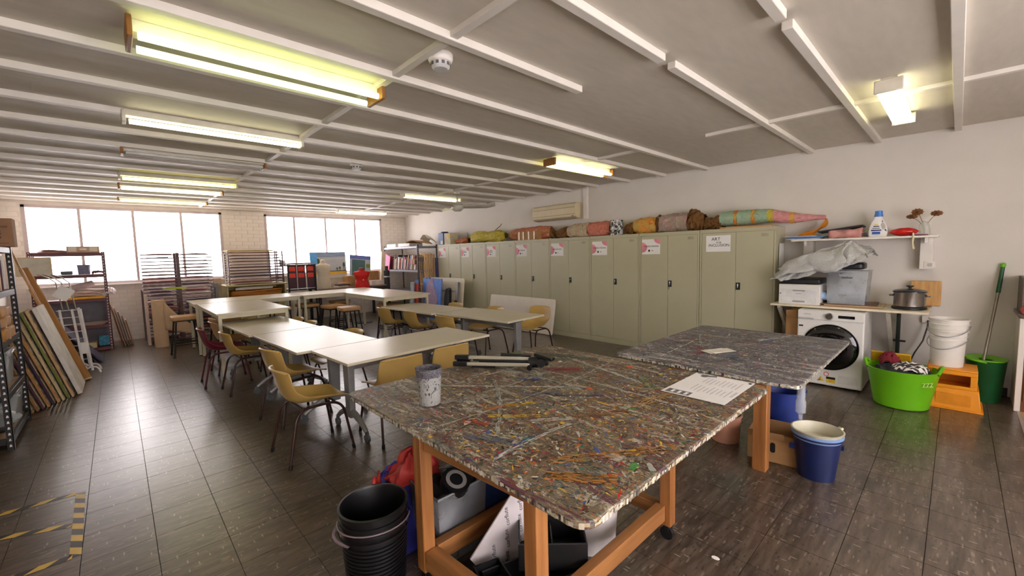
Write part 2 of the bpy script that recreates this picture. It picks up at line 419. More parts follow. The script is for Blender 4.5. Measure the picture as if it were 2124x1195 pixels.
# ceiling fan
t = thing('ceiling_fan', 'white three-blade ceiling fan on a short rod', 'ceiling fan', (4.7, 6.42, ZC))
fanw = S('fan_cream', 205, 200, 188, rough=.4)
MB().lathe([(.001,-.07),(.05,-.06),(.06,-.01),(.06,0)], 20).build('canopy_cup', fanw, t)
MB().cyl((0,0,-.05), (0,0,-.25), .013).build('rod', steel, t)
MB().lathe([(.001,-.385),(.06,-.38),(.10,-.35),(.115,-.32),(.115,-.28),(.09,-.25),(.04,-.235),(.03,-.2),(.001,-.2)], 28).build('motor', fanw, t)
for a in (-.75, 1.35, 3.44):
    b = MB()
    def fn(u, v, a=a):
        rr = .1 + .6*u; hw = .03 + .035*math.sin(min(1, u*1.15)*PI*.75); x, y = rr, (v-.5)*2*hw
        z = -.30 - (v-.5)*.05 + .06*max(0, u-.75)*2
        return Vector((x*math.cos(a) - y*math.sin(a), x*math.sin(a) + y*math.cos(a), z))
    b.grid(fn, 12, 4).build('blade', fanw, t, solid=.005)
# split-system unit and its conduit
t = thing('air_conditioner', 'cream wall-mounted air conditioner above the cupboards', 'air conditioner', (XR, 5.4, 2.18))
acm = S('aged_cream_plastic', 222, 206, 172, rough=.45, var=.04)
prof = [(0,0),(-.12,0),(-.185,.03),(-.2,.08),(-.2,.2),(-.19,.27),(-.15,.285),(0,.285)]
M_ = Matrix(((1,0,0,0),(0,0,1,0),(0,1,0,0),(0,0,0,1)))
MB().prism(prof, -.54, .54, M_).build('case', acm, t, bevel=.008)
for z in (.075, .2): MB().box(-.2035, -.195, -.53, .53, z, z+.006).build('groove', S('ac_groove', 130, 118, 92), t)
v = MB().box(-.19, -.10, -.5, .42, -.004, .004).build('vent_louvre', S('ac_louvre', 178, 162, 130), t)
MB().box(-.205, -.196, -.5, -.47, .03, .05).build('indicator', S('ac_lamp', 120, 110, 90), t)
cnd = tag(MB().box(XR-.06, XR, 4.69, 4.78, 2.16, ZC).build('conduit_cover', white_paint, bevel=.008), 'white vertical conduit duct beside the air conditioner', 'conduit')
# ================================================================ cupboards along the right wall
cab = S('grey_green_metal', 184, 180, 152, rough=.4, var=.03, scale=2)
cab_d = S('cupboard_gap', 96, 92, 76, rough=.6)
pinkp = S('pink_print', 228, 140, 160, rough=.7, var=.2)
CX, CW, CH = 6.0, .9435, 1.815
MY = Matrix(((0,0,-1,0),(-1,0,0,0),(0,1,0,0),(0,0,0,1)))     # text plane facing -x
signs = ['', 'VISIONS', 'CRAFT\nVISIONS', 'ART VISIONS', 'EMOTIVE KIDS', 'YOUNG VISIONS', 'TWEEN VISIONS', 'ART\nFOR\nINCLUSION']
wher = ['farthest, beside the bookshelf', 'second from the bookshelf', 'third from the bookshelf', 'fourth from the bookshelf, behind the leaning white board',
        'fifth from the bookshelf, with a turned handle', 'third from the printer bench', 'second from the printer bench', 'nearest the printer bench, with the hand-lettered sign']
for k in range(8):
    y1 = 9.099 - CW*k; y0 = y1 - CW + .008; ym = (y0 + y1)/2
    t = thing('steel_cupboard', 'grey-green steel two-door cupboard ' + wher[k], 'cupboard', (CX, ym, 0), 0, 'steel cupboards along the right wall')
    h = CW/2 - .004
    c = MB(); c.box(.014, .38, -h, h, .0, CH)
    c.build('body', cab, t, bevel=.004)
    fr = MB(); fr.box(0, .02, -h, -h+.022, 0, CH); fr.box(0, .02, h-.022, h, 0, CH); fr.box(0, .02, -h+.022, h-.022, CH-.045, CH); fr.box(0, .02, -h+.022, h-.022, 0, .085)
    fr.build('front_frame', cab, t)
    for s in (1, -1):
        dy0, dy1 = (.0025, h-.026) if s > 0 else (-h+.026, -.0025)
        d_ = MB().box(.003, .02, dy0, dy1, .092, CH-.052).build('door', cab, t, bevel=.003)
        if s < 0:
            hd = MB().box(-.006, .004, -.062, -.012, 1.0, 1.095).build('handle_plate', black, d_)
            lv = MB().obox((-.012, -.037, 1.052), (.012, .014, .06), (.9 if k == 4 else 0, 0, 0)).build('handle_lever', chrome, d_, bevel=.003)
            if k in (1, 3, 4, 6): MB().box(-.012, -.004, -.027, -.02, .965, .995).build('key', steel, d_)
            MB().box(.0, .003, dy0+.06, dy0+.14, CH-.12, CH-.085).build('label_holder', S('label_holder', 168, 162, 138, rough=.3), d_, bevel=.002)
    # the paper sign on the left-hand door
    if k < 7:
        st = tag(MB().box(-.0015, .0, -.15, .15, -.115, .115).build('door_sign', paper), 'pink-disc sign on the cupboard ' + wher[k], 'sign', 'printed cupboard signs')
        st.location = (CX+.0025, ym+.27, 1.605)
        p = MB(); n = 14
        p.add([(-.0022, -.15, .115)] + [(-.0022, -.15 + .1*math.sin(PI/2*i/n), .115 - .075*math.cos(PI/2*i/n)) for i in range(n+1)], [(0, i+1, i+2) for i in range(n)])
        p.add([(-.0022, .15, -.01)] + [(-.0022, .15 - .085*math.sin(PI*i/n), -.01 - .078*math.cos(PI*i/n)) for i in range(n+1)], [(0, i+1, i+2) for i in range(n)])
        p.build('pink_discs', pinkp, st)
        if signs[k]: text(signs[k], .034 if k > 3 else .032, 'lettering', ink, st, T(-.0025, 0, .005) @ MY)
        lg = MB(); lg.add([(-.0024, .03 + .017*math.cos(2*PI*i/16), -.06 + .017*math.sin(2*PI*i/16)) for i in range(16)], [tuple(range(16))])
        lg.box(-.0026, -.0022, -.035, -.02, -.068, -.064); lg.box(-.0026, -.0022, -.035, -.02, -.058, -.052); lg.box(-.0026, -.0022, -.018, -.012, -.062, -.05)
        lg.build('logos', ink, st)
    else:
        st = tag(MB().box(-.0015, .0, -.16, .16, -.11, .11).build('door_sign', paper), 'white hand-lettered ART FOR INCLUSION sign on the nearest cupboard', 'sign')
        st.location = (CX+.0025, ym+.225, 1.62)
        text('ART', .062, 'lettering', ink, st, T(-.0025, .03, .06) @ MY)
        text('FOR', .035, 'lettering', ink, st, T(-.0025, -.01, .012) @ MY)
        text('INCLUSION', .052, 'lettering', ink, st, T(-.0025, -.01, -.025) @ MY)
tag(MB().box(CX+.1, CX+.31, 1.545, 1.5475, 1.3, 1.6).build('notice_sheet', paper), 'blank white sheet stuck on the end of the last cupboard', 'paper')
# ================================================================ tables
def flip_table(label, cx, cy, L, Wd, ang):
    # L along local y, W along local x
    t = thing('flip_table', label, 'table', (cx, cy, 0), math.radians(ang), 'white flip-top tables')
    MB().box(-Wd/2, Wd/2, -L/2, L/2, .697, .72).build('tabletop', laminate, t, bevel=.003)
    for s in (-1, 1):
        y = s*(L/2 - .17)
        lg = MB(); 
        lg.add([(-.055,y-.03,.66),(.055,y-.03,.66),(.055,y+.03,.66),(-.055,y+.03,.66),(-.042,y-.026,.15),(.042,y-.026,.15),(.042,y+.026,.15),(-.042,y+.026,.15)], ((0,1,2,3),(4,7,6,5),(0,4,5,1),(1,5,6,2),(2,6,7,3),(3,7,4,0)))
        leg = lg.build('leg_column', S('table_leg_grey', 150, 150, 150, rough=.4, metal=.3), t, bevel=.006)
        MB().box(-.09, .09, y-.035, y+.035, .655, .697).build('flip_bracket', black, leg, bevel=.004)
        for sx in (-1, 1):
            f = MB(); f.tube(arc((0, y, .2), (sx*.14, y, .2), (sx*(Wd/2-.09), y, .085), 6), [.03, .03, .028, .026, .024, .021, .018], 8)
            ft = f.build('foot', MATS['table_leg_grey'], leg)
            c = MB().cyl((sx*(Wd/2-.085), y-.014, .034), (sx*(Wd/2-.085), y+.014, .034), .034, n=18); c.box(sx*(Wd/2-.085)-.02, sx*(Wd/2-.085)+.02, y-.008, y+.008, .05, .09)
            c.build('caster', S('caster_grey', 92, 95, 100, rough=.45), leg)
    MB().bar((0, -(L/2-.17), .6), (0, L/2-.17, .6), .03, .06).build('cross_beam', MATS['table_leg_grey'], t)
    return t
def along(xa, ya, xb, yb):
    return (xa+xb)/2, (ya+yb)/2, math.degrees(math.atan2(-(xb-xa), yb-ya)), math.hypot(xb-xa, yb-ya)
flip_table('white flip table at the far end of the left run, under the high table', 1.36, 6.08, 1.47, .76, 2.3)
flip_table('white flip table in the middle of the left run', 1.465, 4.665, 1.33, .78, 2.8)
flip_table('white flip table across the near end of the left run', 2.0, 3.64, 1.51, .74, 92.4)
flip_table('far white flip table of the right run, by the black office chair', 3.56, 5.87, 1.42, .73, 3.3)
flip_table('near white flip table of the right run, in front of the leaning board', 3.74, 4.455, 1.38, .74, 5.0)
def high_table(label, x0, x1, y0, y1, Z=.86):
    cx, cy = (x0+x1)/2, (y0+y1)/2; a, b = (x1-x0)/2, (y1-y0)/2
    t = thing('high_work_table', label, 'table', (cx, cy, 0), 0, 'cream high work tables')
    MB().box(-a, a, -b, b, Z-.022, Z).build('tabletop', laminate, t, bevel=.003)
    ap = MB()
    for s in (-1, 1):
        ap.box(-a+.03, a-.03, s*(b-.04)-.012, s*(b-.04)+.012, Z-.075, Z-.022); ap.box(s*(a-.04)-.012, s*(a-.04)+.012, -b+.03, b-.03, Z-.075, Z-.022)
    ap.build('apron', cream_p, t)
    for sx in (-1, 1):
        for sy in (-1, 1):
            l = MB().box(sx*(a-.045)-.02, sx*(a-.045)+.02, sy*(b-.045)-.02, sy*(b-.045)+.02, .015, Z-.022).build('leg', cream_p, t, bevel=.003)
            MB().cyl((sx*(a-.045), sy*(b-.045), 0), (sx*(a-.045), sy*(b-.045), .016), .015).build('foot', black, l)
high_table('cream high table on the left, overhanging the left run of flip tables', .90, 1.79, 6.57, 8.36)
high_table('cream high table against the far drying racks', .87, 2.5, 8.42, 9.34)
high_table('cream high table in front of the two dress forms', 2.52, 4.12, 8.42, 9.34)
high_table('cream high table on the right behind the far flip table', 3.27, 4.2, 6.68, 8.38)
# ================================================================ chairs
shell_y = S('mustard_plastic', 196, 162, 92, rough=.36, var=.06, scale=4)
shell_m = S('maroon_plastic', 120, 26, 52, rough=.4, var=.1)
shell_t = S('tan_seat_plastic', 196, 150, 100, rough=.45, var=.08)
legm = S('brown_leg_metal', 62, 36, 32, rough=.35, metal=.3)
prof = [(-.285,.715,.185),(-.272,.728,.195),(-.262,.715,.2),(-.25,.66,.212),(-.232,.585,.218),(-.21,.51,.215),(-.178,.455,.208),(-.12,.43,.205),(-.02,.424,.208),(.09,.432,.212),(.18,.442,.21),(.222,.436,.2),(.238,.418,.19)]
def make_chair(label):
    t = thing('shell_chair', label, 'chair', group='moulded shell chairs')
    n = 9
    def fn(u, v):
        k = v*(len(prof)-1); i = min(int(k), len(prof)-2); a = k - i
        y, z, hw = (prof[i][q]*(1-a) + prof[i+1][q]*a for q in range(3))
        s = (u-.5)*2; c = s*s
        back = max(0, min(1, (z-.43)/.2)) if y < 0 else 0
        edge = c*c
        jn = math.exp(-((z-.46)/.06)**2) if y < 0 else 0
        return Vector((s*hw*(1 - .04*edge), y + back*.055*c + jn*.05*c, z + (1-back)*(.026*c + .02*edge)*(1 if y < .16 else .35) + jn*.03*edge - (.02*edge if v < .1 else 0)))
    MB().grid(fn, n, len(prof)).build('seat_shell', shell_y, t, solid=.009, sub=1)
    MB().tube([(-.16,-.12,.408),(.16,-.12,.408),(.16,.12,.408),(-.16,.12,.408)], .009, 6, closed=True).build('seat_frame', legm, t)
    for sx in (-1, 1):
        for sy in (-1, 1):
            fx, fy = sx*.215, (.235 if sy > 0 else -.25)
            pts = [(fx, fy, .012)] + arc((sx*.19, sy*.185, .32), (sx*.18, sy*.165, .405), (sx*.165, sy*.08, .408), 6) + [(sx*.16, 0, .408)]
            l = MB().tube(pts, .0105, 8).build('leg', legm, t)
            MB().cyl((fx, fy, 0), (fx - sx*.003, fy - sy*.006, .035), .0135, n=10).build('rubber_foot', black, l)
    return t
chair0 = make_chair('x')
first = [True]
def chair(label, x, y, face, mats=None):
    # face: direction the sitter looks, degrees from +x
    rz = math.radians(face - 90)
    if first[0]:
        first[0] = False; chair0.location = (x, y, 0); chair0.rotation_euler = (0, 0, rz); chair0['label'] = label; return chair0
    return dup(chair0, (x, y, 0), rz, label, mats)
chair('mustard shell chair standing nearest the camera, by the painted table', 1.07, 3.53, 2)
chair('mustard shell chair second from the camera on the left side', 1.2, 4.42, 12)
chair('mustard shell chair beside the maroon chair', 1.09, 5.83, 2)
chair('maroon shell chair on the left side', .94, 6.38, -2, {'seat_shell': shell_m, 'leg': S('maroon_leg', 88, 24, 40, rough=.4), })
chair('tan shell chair just behind the maroon chair, under the high table', 1.14, 6.97, 3, {'seat_shell': shell_t})
chair('farthest chair inside the left run, only its top showing', 1.6, 6.36, 182)
chair('middle chair inside the left run, only its top showing', 1.61, 5.85, 180)
chair('chair inside the left run near the table corner', 1.74, 4.72, 184)
chair('shell chair tucked under the corner of the left run', 1.72, 4.3, 178, {'seat_shell': shell_t}) if False else None
chair('mustard shell chair with its back to the camera, left of the pair', 1.69, 3.36, 88)
chair('mustard shell chair with its back to the camera, right of the pair', 2.22, 3.4, 90)
chair('mustard shell chair farthest along the left side of the right run', 3.35, 6.45, 4)
chair('mustard shell chair second along the left side of the right run', 3.42, 5.72, 0)
chair('mustard shell chair nearest on the left side of the right run', 3.45, 4.85, 5)
chair('shell chair farthest along the cupboard side of the right run', 4.02, 5.9, 184)
chair('glossy shell chair on the cupboard side, pushed under the table', 4.1, 4.95, 182)
chair('glossy shell chair pulled out beside the leaning white board', 4.55, 4.4, 187)
# ================================================================ stools
pad = S('tan_stool_pad', 196, 150, 100, rough=.55, var=.08)
def make_stool():
    t = thing('square_stool', 'x', 'stool', group='padded square stools')
    MB().prism(rrect(.36, .36, .05), .595, .66).build('seat_pad', pad, t, bevel=.015)
    MB().box(-.14, .14, -.14, .14, .575, .597).build('seat_frame', blackm, t)
    for sx in (-1, 1):
        for sy in (-1, 1):
            l = MB().cyl((sx*.13, sy*.13, .58), (sx*.19, sy*.19, .01), .013, .012, n=10).build('leg', blackm, t)
            MB().cyl((sx*.19, sy*.19, 0), (sx*.188, sy*.188, .03), .016, n=10).build('rubber_foot', black, l)
    for z in (.2, .235):
        q = .13 + .06*(.58-z)/.57
        for a, b in (((-q,-q),(q,-q)), ((q,-q),(q,q)), ((q,q),(-q,q)), ((-q,q),(-q,-q))):
            MB().tube([(*a, z), (*b, z)], .008, 6).build('foot_rail', blackm, t)
    return t
st0 = make_stool()
stools = [('tan square stool standing out on the left by the paper roll', .77, 8.75, 2), ('tan square stool under the left high table', 1.2, 7.95, 10),
  ('square stool under the far high table near its seam', 2.2, 8.75, 0), ('square stool just right of the table seam', 2.72, 8.85, 4),
  ('square stool half hidden under the table behind the tan pair', 3.4, 8.95, 0), ('left stool of the tan pair in front of the high table', 2.98, 8.18, 8), ('right stool of the tan pair by the right high table', 3.05, 7.6, -6),
  ('square stool beneath the right high table', 3.75, 7.4, 0)]
for k, (lb, x, y, a) in enumerate(stools):
    if k == 0: st0['label'] = lb; st0.location = (x, y, 0); st0.rotation_euler = (0, 0, math.radians(a))
    else: dup(st0, (x, y, 0), math.radians(a), lb)
# ================================================================ painted work tables
pine = woodmat('orange_pine', srgb(138, 86, 42), srgb(176, 118, 64), .5, 'Z')
pine_x = woodmat('orange_pine_x', srgb(128, 82, 44), srgb(168, 114, 62), .5, 'X')
pine_y = woodmat('orange_pine_y', srgb(128, 82, 44), srgb(168, 114, 62), .5, 'Y')
def paint_base(name, pal, sc):
    M = bpy.data.materials.new(name); M.use_nodes = True; nt = M.node_tree; N = nt.nodes; L = nt.links; b = N['Principled BSDF']
    tc = N.new('ShaderNodeTexCoord')
    def nz(s, off, det=8):
        mp = N.new('ShaderNodeMapping'); mp.inputs['Location'].default_value = (off, off*1.7, off*.3); L.new(tc.outputs['Object'], mp.inputs[0])
        q = N.new('ShaderNodeTexNoise'); q.inputs['Scale'].default_value = s; q.inputs['Detail'].default_value = det; q.inputs['Roughness'].default_value = .72; q.inputs['Distortion'].default_value = .6; L.new(mp.outputs[0], q.inputs[0]); return q
    cur = None
    r0 = N.new('ShaderNodeValToRGB'); L.new(nz(2.2*sc, 0).outputs[0], r0.inputs[0]); e = r0.color_ramp.elements
    for i, c in enumerate(pal[:4]):
        if i > 1: e.new(.5)
    for k, (p, c) in zip(e, zip((.32, .45, .56, .7), pal[:4])): k.position = p; k.color = (*c, 1)
    cur = r0.outputs[0]
    for i, c in enumerate(pal[4:]):
        mp = N.new('ShaderNodeMapping'); an = i*.9 + .2; st = 1 + 2.2*(i % 3)
        mp.inputs['Location'].default_value = (3.1*i + 2, 1.7*i, .5*i); mp.inputs['Rotation'].default_value = (0, 0, an); mp.inputs['Scale'].default_value = (1, 1/st, 1); L.new(tc.outputs['Object'], mp.inputs[0])
        q = N.new('ShaderNodeTexNoise'); q.inputs['Scale'].default_value = (7, 16, 11, 30, 22, 48, 14)[i % 7]*sc; q.inputs['Detail'].default_value = 7; q.inputs['Roughness'].default_value = .78; q.inputs['Distortion'].default_value = 1.2; L.new(mp.outputs[0], q.inputs[0])
        r = N.new('ShaderNodeValToRGB'); L.new(q.outputs[0], r.inputs[0]); r.color_ramp.elements[0].position = .53; r.color_ramp.elements[1].position = .585
        mx = N.new('ShaderNodeMix'); mx.data_type = 'RGBA'; L.new(r.outputs[0], mx.inputs[0]); L.new(cur, mx.inputs[6]); mx.inputs[7].default_value = (*c, 1); cur = mx.outputs[2]
    L.new(cur, b.inputs['Base Color']); b.inputs['Roughness'].default_value = .5
    bp = N.new('ShaderNodeBump'); bp.inputs['Strength'].default_value = .5; bp.inputs['Distance'].default_value = .004; L.new(nz(45, 9, 6).outputs[0], bp.inputs['Height']); L.new(bp.outputs[0], b.inputs['Normal'])
    return M
pal1 = [srgb(*c) for c in ((88,72,54),(112,94,68),(128,114,92),(92,98,88),(64,52,46),(126,66,56),(126,130,126),(162,118,62),(66,82,100),(172,160,130),(60,70,62),(196,188,170),(98,54,66),(120,104,80))]
pal2 = [srgb(*c) for c in ((92,94,96),(112,108,112),(104,100,104),(84,96,96),(66,66,74),(128,88,102),(146,148,148),(110,128,124),(68,82,116),(170,158,150),(96,110,92),(186,184,180),(84,70,84),(112,108,112))]
pb1 = paint_base('paint_crust_brown', pal1, 1.0); pb2 = paint_base('paint_crust_grey', pal2, 1.0)
blob_mat = mat('paint_blob', (1, 1, 1), rough=.42, var=.1, scale=40, attr=True, bump=.3, bscale=120)
def blobs(w, h, n, rnd, pick, zmax, r_):
    b = MB()
    def inside(x, y): return abs(x) < w/2 - .015 and abs(y) < h/2 - .015
    for i in range(n):
        x = (rnd.random()-.5)*w; y = (rnd.random()-.5)*h
        if not inside(x, y): continue
        b.col = pick(x/w+.5, y/h+.5, rnd)
        kind = rnd.random(); a = rnd.random()*PI; j = .8 + .4*rnd.random(); b.col = tuple(q*j for q in b.col)
        sz = r_*(.28 + rnd.random()**5*1.5); el = 1.3 + rnd.random()**2*6
        if kind > .86: el = 8 + rnd.random()*14; sz *= .7; a = rnd.choice((.05, .1, 1.5, 1.62, .7)) + rnd.random()*.3
        if kind < .02: sz *= 2.6
        k = 6; z = .0003 + zmax*rnd.random()
        vs = [(x, y, z*1.3)]
        ok = True
        for q in range(k):
            th = 2*PI*q/k; rr = sz*(.6 + .8*rnd.random()); px, py = rr*el**.5*math.cos(th), rr/el**.5*math.sin(th)
            X, Y = x + px*math.cos(a) - py*math.sin(a), y + px*math.sin(a) + py*math.cos(a)
            X = max(-w/2+.006, min(w/2-.006, X)); Y = max(-h/2+.006, min(h/2-.006, Y))
            vs.append((X, Y, z))
        b.add(vs, [(0, q+1, (q+1) % k + 1) for q in range(k)])
    return b
def stroke(b, rnd, p0, p1, wd, col, z=.0022, gaps=.2, n=26):
    p0 = Vector((*p0, z)); p1 = Vector((*p1, z)); L_ = (p1-p0).length; t = (p1-p0).normalized(); s = Vector((-t.y, t.x, 0))
    nb = max(2, int(wd/.0035)); ns = max(6, int(L_/.03)); bow = (rnd.random()-.5)*.08*L_
    for q in range(nb):
        o = ((q+.5)/nb - .5)*wd
        for i in range(ns):
            if rnd.random() < gaps + .22: continue
            u0 = (i + rnd.random()*.4)/ns; u1 = min(1, u0 + (.5 + rnd.random())/ns); j = .82 + .36*rnd.random(); b.col = tuple(k*j for k in col)
            w_ = .0012 + .003*rnd.random(); oo = o + (rnd.random()-.5)*.006
            a = p0.lerp(p1, u0) + s*(oo + bow*math.sin(PI*u0)); c = p0.lerp(p1, u1) + s*(oo + bow*math.sin(PI*u1))
            b.add([a - s*w_*.4, c - s*w_, c + s*w_*.5, a + s*w_], ((0, 1, 2, 3),))
def pick1(u, v, r):
    # u to the right wall, v away from the camera
    q = r.random()
    warm = [(176,120,52),(190,140,70),(150,80,50),(120,60,50),(200,170,120),(96,60,44),(212,180,60)]
    dull = [(96,78,58),(76,62,50),(124,108,84),(58,50,48),(104,96,86),(134,120,98)]
    cool = [(72,90,110),(96,112,112),(84,106,90),(60,76,96),(110,124,130),(128,140,134),(70,90,70)]
    pale = [(205,200,186),(186,186,178),(222,216,204),(170,178,174)]
    hot = [(196,52,46),(226,180,30),(44,120,104),(60,80,150),(210,90,40),(130,50,90),(70,140,70),(150,40,60)]
    if q < .33: c = r.choice(dull)
    elif q < .33 + .26*(1-v)*(1.2 if u > .2 else .7): c = r.choice(warm)
    elif q < .72: c = r.choice(cool) if r.random() < .35 + .5*u else r.choice(dull)
    elif q < .84: c = r.choice(pale)
    else: c = r.choice(hot)
    return srgb(*c)
def pick2(u, v, r):
    q = r.random()
    dull = [(100,98,102),(82,80,88),(116,110,114),(68,68,74),(124,120,112)]
    mauve = [(132,92,108),(116,84,100),(146,104,112),(120,70,84)]
    cool = [(96,116,116),(84,100,120),(108,128,120),(64,78,116),(120,136,124)]
    pale = [(206,204,200),(186,188,190),(218,212,204)]
    hot = [(190,60,54),(206,170,80),(60,84,150),(200,110,120),(150,50,60)]
    if q < .4: c = r.choice(dull)
    elif q < .55: c = r.choice(mauve)
    elif q < .76: c = r.choice(cool)
    elif q < .88: c = r.choice(pale)
    else: c = r.choice(hot)
    return srgb(*c)
def paint_table(label, x0, x1, y0, y1, Z, base, pick, n, seed, strokes, legs, rails, casters):
    cx, cy, w, h = (x0+x1)/2, (y0+y1)/2, x1-x0, y1-y0
    t = thing('painted_work_table', label, 'table', (cx, cy, 0))
    top = MB().prism(rrect(w, h, .06, 6), Z-.026, Z).build('tabletop', base, t, bevel=.004)
    rnd = random.Random(seed)
    b = blobs(w, h, n, rnd, pick, .0012, .0056)
    for s in strokes: stroke(b, rnd, *s)
    o = stuff(b.build('paint_splatter', blob_mat, top)); o.location = (0, 0, Z)
    # paint caked on the edge
    e = MB(); pts = rrect(w+.002, h+.002, .061, 6)
    for i in range(len(pts)):
        p, q = Vector((*pts[i], 0)), Vector((*pts[(i+1) % len(pts)], 0)); m = max(1, int((q-p).length/.009))
        for j in range(m):
            a, c = p.lerp(q, j/m), p.lerp(q, (j+1)/m); e.col = srgb(*rnd.choice(((222,214,196),(206,196,170),(110,100,90),(188,176,150),(196,190,180),(150,140,124),(60,56,56),(176,160,130),(206,196,160),(214,208,198),(200,190,174))))
            z0, z1 = -.025 + rnd.random()*.012, -.001 - rnd.random()*.01; nrm = Vector((a.x, a.y, 0)).normalized()*.0012
            e.add([a+nrm+Vector((0,0,z0)), c+nrm+Vector((0,0,z0)), c+nrm+Vector((0,0,z1)), a+nrm+Vector((0,0,z1))], ((0,1,2,3),))
    o = stuff(e.build('edge_paint', blob_mat, top)); o.location = (0, 0, Z)
    ls = []
    for (lx, ly, sz, zb) in legs:
        ls.append(MB().box(lx-cx-sz/2, lx-cx+sz/2, ly-cy-sz/2, ly-cy+sz/2, zb, Z-.026).build('leg', pine, t, bevel=.004))
        if casters:
            c = MB(); c.cyl((lx-cx-.012, ly-cy, .035), (lx-cx+.012, ly-cy, .035), .035, n=18); c.box(lx-cx-.02, lx-cx+.02, ly-cy-.014, ly-cy+.014, .05, zb+.002)
            c.build('caster', black, ls[-1])
    for (p0, p1, w_, h_) in rails:
        q0 = (p0[0]-cx, p0[1]-cy, p0[2]); q1 = (p1[0]-cx, p1[1]-cy, p1[2])
        MB().bar(q0, q1, w_, h_, up=(0, 0, 1)).build('rail', pine_x if abs(q1[0]-q0[0]) > abs(q1[1]-q0[1]) else pine_y, t, bevel=.003)
    return t
W_ = srgb(216, 214, 206); Wd_ = srgb(186, 188, 180); Yl = srgb(228, 190, 30); Rd = srgb(170, 60, 70); Bl = srgb(60, 90, 160); Or = srgb(190, 130, 60); Gn = srgb(110, 150, 110)
s1 = [((-.45,.6),(.15,-.1),.012,W_), ((-.3,.25),(.4,.28),.014,Wd_), ((.1,.7),(.1,-.1),.014,Wd_), ((-.1,.5),(.55,.5),.01,W_), ((.2,-.7),(.2,.75),.01,Wd_), ((-.75,.05),(.7,.1),.008,Wd_), ((-.6,-.2),(-.1,.4),.012,Wd_),
      ((.42,-.3),(.6,.4),.014,W_), ((-.75,-.35),(-.3,-.35),.012,W_), ((-.74,-.34),(-.35,-.335),.006,Bl), ((-.5,-.02),(-.33,-.2),.03,Yl,.003,.1,12), ((.42,-.62),(.5,-.72),.04,Yl,.003,.1,8), ((-.55,-.1),(-.62,.02),.035,srgb(196,80,40),.003,.3,8),
      ((.25,.32),(.42,.12),.07,Rd,.003,.35,14), ((.5,.75),(.3,.8),.05,Gn,.003,.2,10), ((.05,.78),(.25,.72),.04,Yl,.003,.3,10), ((-.7,-.55),(-.55,-.75),.06,Or,.003,.2,10), ((-.62,-.5),(-.2,-.78),.05,Or,.0028,.25,16), ((.55,-.2),(.35,-.4),.05,Gn,.003,.4,10), ((.3,-.15),(.5,-.25),.04,srgb(120,140,150),.003,.3,10)]
s1 = [(a, c_, w_*1.7, k, .0024, .0) if k in (W_, Wd_) else (a, c_, w_, k, *rest_) for (a, c_, w_, k, *rest_) in s1]
s1 += [((-.2,.1),(.0,-.05),.05,srgb(120,128,134),.0026,.3), ((.0,.55),(.25,.62),.07,srgb(80,110,84),.0026,.35), ((.3,.6),(.6,.35),.08,srgb(84,104,100),.0026,.35), ((.1,-.45),(.45,-.5),.06,srgb(186,146,84),.0026,.4),
      ((-.55,.3),(-.2,.15),.05,srgb(176,172,166),.0026,.35), ((-.65,.6),(-.3,.7),.06,srgb(150,140,140),.0026,.35), ((-.1,.0),(.1,-.25),.04,srgb(60,70,110),.0026,.4), ((.55,.6),(.7,.2),.09,srgb(70,90,86),.0026,.4),
      ((-.25,-.3),(.0,-.45),.06,srgb(150,100,60),.0026,.4), ((-.7,-.1),(-.6,-.3),.05,srgb(110,116,130),.0026,.35), ((.0,.3),(.08,.18),.035,srgb(70,90,170),.0028,.2), ((-.35,.02),(-.22,-.06),.035,Yl,.003,.1), ((-.45,.05),(-.3,.0),.03,srgb(210,120,40),.003,.1), ((.3,.3),(.44,.16),.06,srgb(176,60,76),.003,.15), ((-.4,-.2),(-.25,-.32),.04,srgb(206,200,188),.003,.3), ((.4,-.6),(.5,-.7),.03,Yl,.0032,.05)]
paint_table('paint-crusted work table with timber legs nearest the camera', .88, 2.52, .665, 2.305, .80, pb1, pick1, 30000, 3, s1,
    [(.965,1.655,.062,.085), (1.01,.98,.062,.085), (2.055,1.01,.06,.085), (2.055,1.65,.06,.085)],
    [((1.0,1.63,.16),(2.02,1.63,.16),.05,.085), ((1.045,1.03,.16),(2.02,1.03,.16),.05,.085), ((1.005,1.015,.15),(.97,1.62,.15),.07,.085), ((2.055,1.045,.15),(2.055,1.615,.15),.05,.07), ((1.045,1.0,.72),(2.02,1.0,.72),.04,.1), ((1.0,1.66,.72),(2.02,1.66,.72),.04,.1), ((1.01,1.015,.72),(.97,1.62,.72),.04,.1)], True)
s2 = [((-.7,.3),(.1,.35),.012,W_), ((-.5,.1),(-.1,.25),.03,srgb(150,60,70),.0022,.3), ((.35,-.05),(.75,-.2),.05,W_,.0024,.35), ((.2,-.1),(.55,-.15),.06,srgb(60,80,140),.0022,.3), ((.1,.1),(.25,-.05),.03,srgb(200,70,50),.0026,.3,10), ((-.1,.4),(.3,.3),.02,srgb(200,110,70),.0022,.3), ((-.2,.2),(.3,.42),.02,srgb(176,200,190),.0022,.3), ((-.45,-.2),(-.35,-.05),.06,srgb(70,110,140),.0022,.3,10), ((.5,-.28),(.56,-.36),.03,srgb(214,196,90),.0026,.3,8)]
paint_table('paint-crusted work table in front of the washing machine', 2.8, 4.47, .59, 1.82, .75, pb2, pick2, 18000, 5, s2,
    [(3.195,.89,.085,0), (3.195,1.5,.085,0), (4.1,.9,.09,0), (4.1,1.5,.09,0)],
    [((3.195,.9,.68),(4.1,.9,.68),.04,.1), ((3.195,1.5,.68),(4.1,1.5,.68),.04,.1), ((3.195,.9,.68),(3.195,1.5,.68),.04,.1), ((4.1,.9,.68),(4.1,1.5,.68),.04,.1)], False)
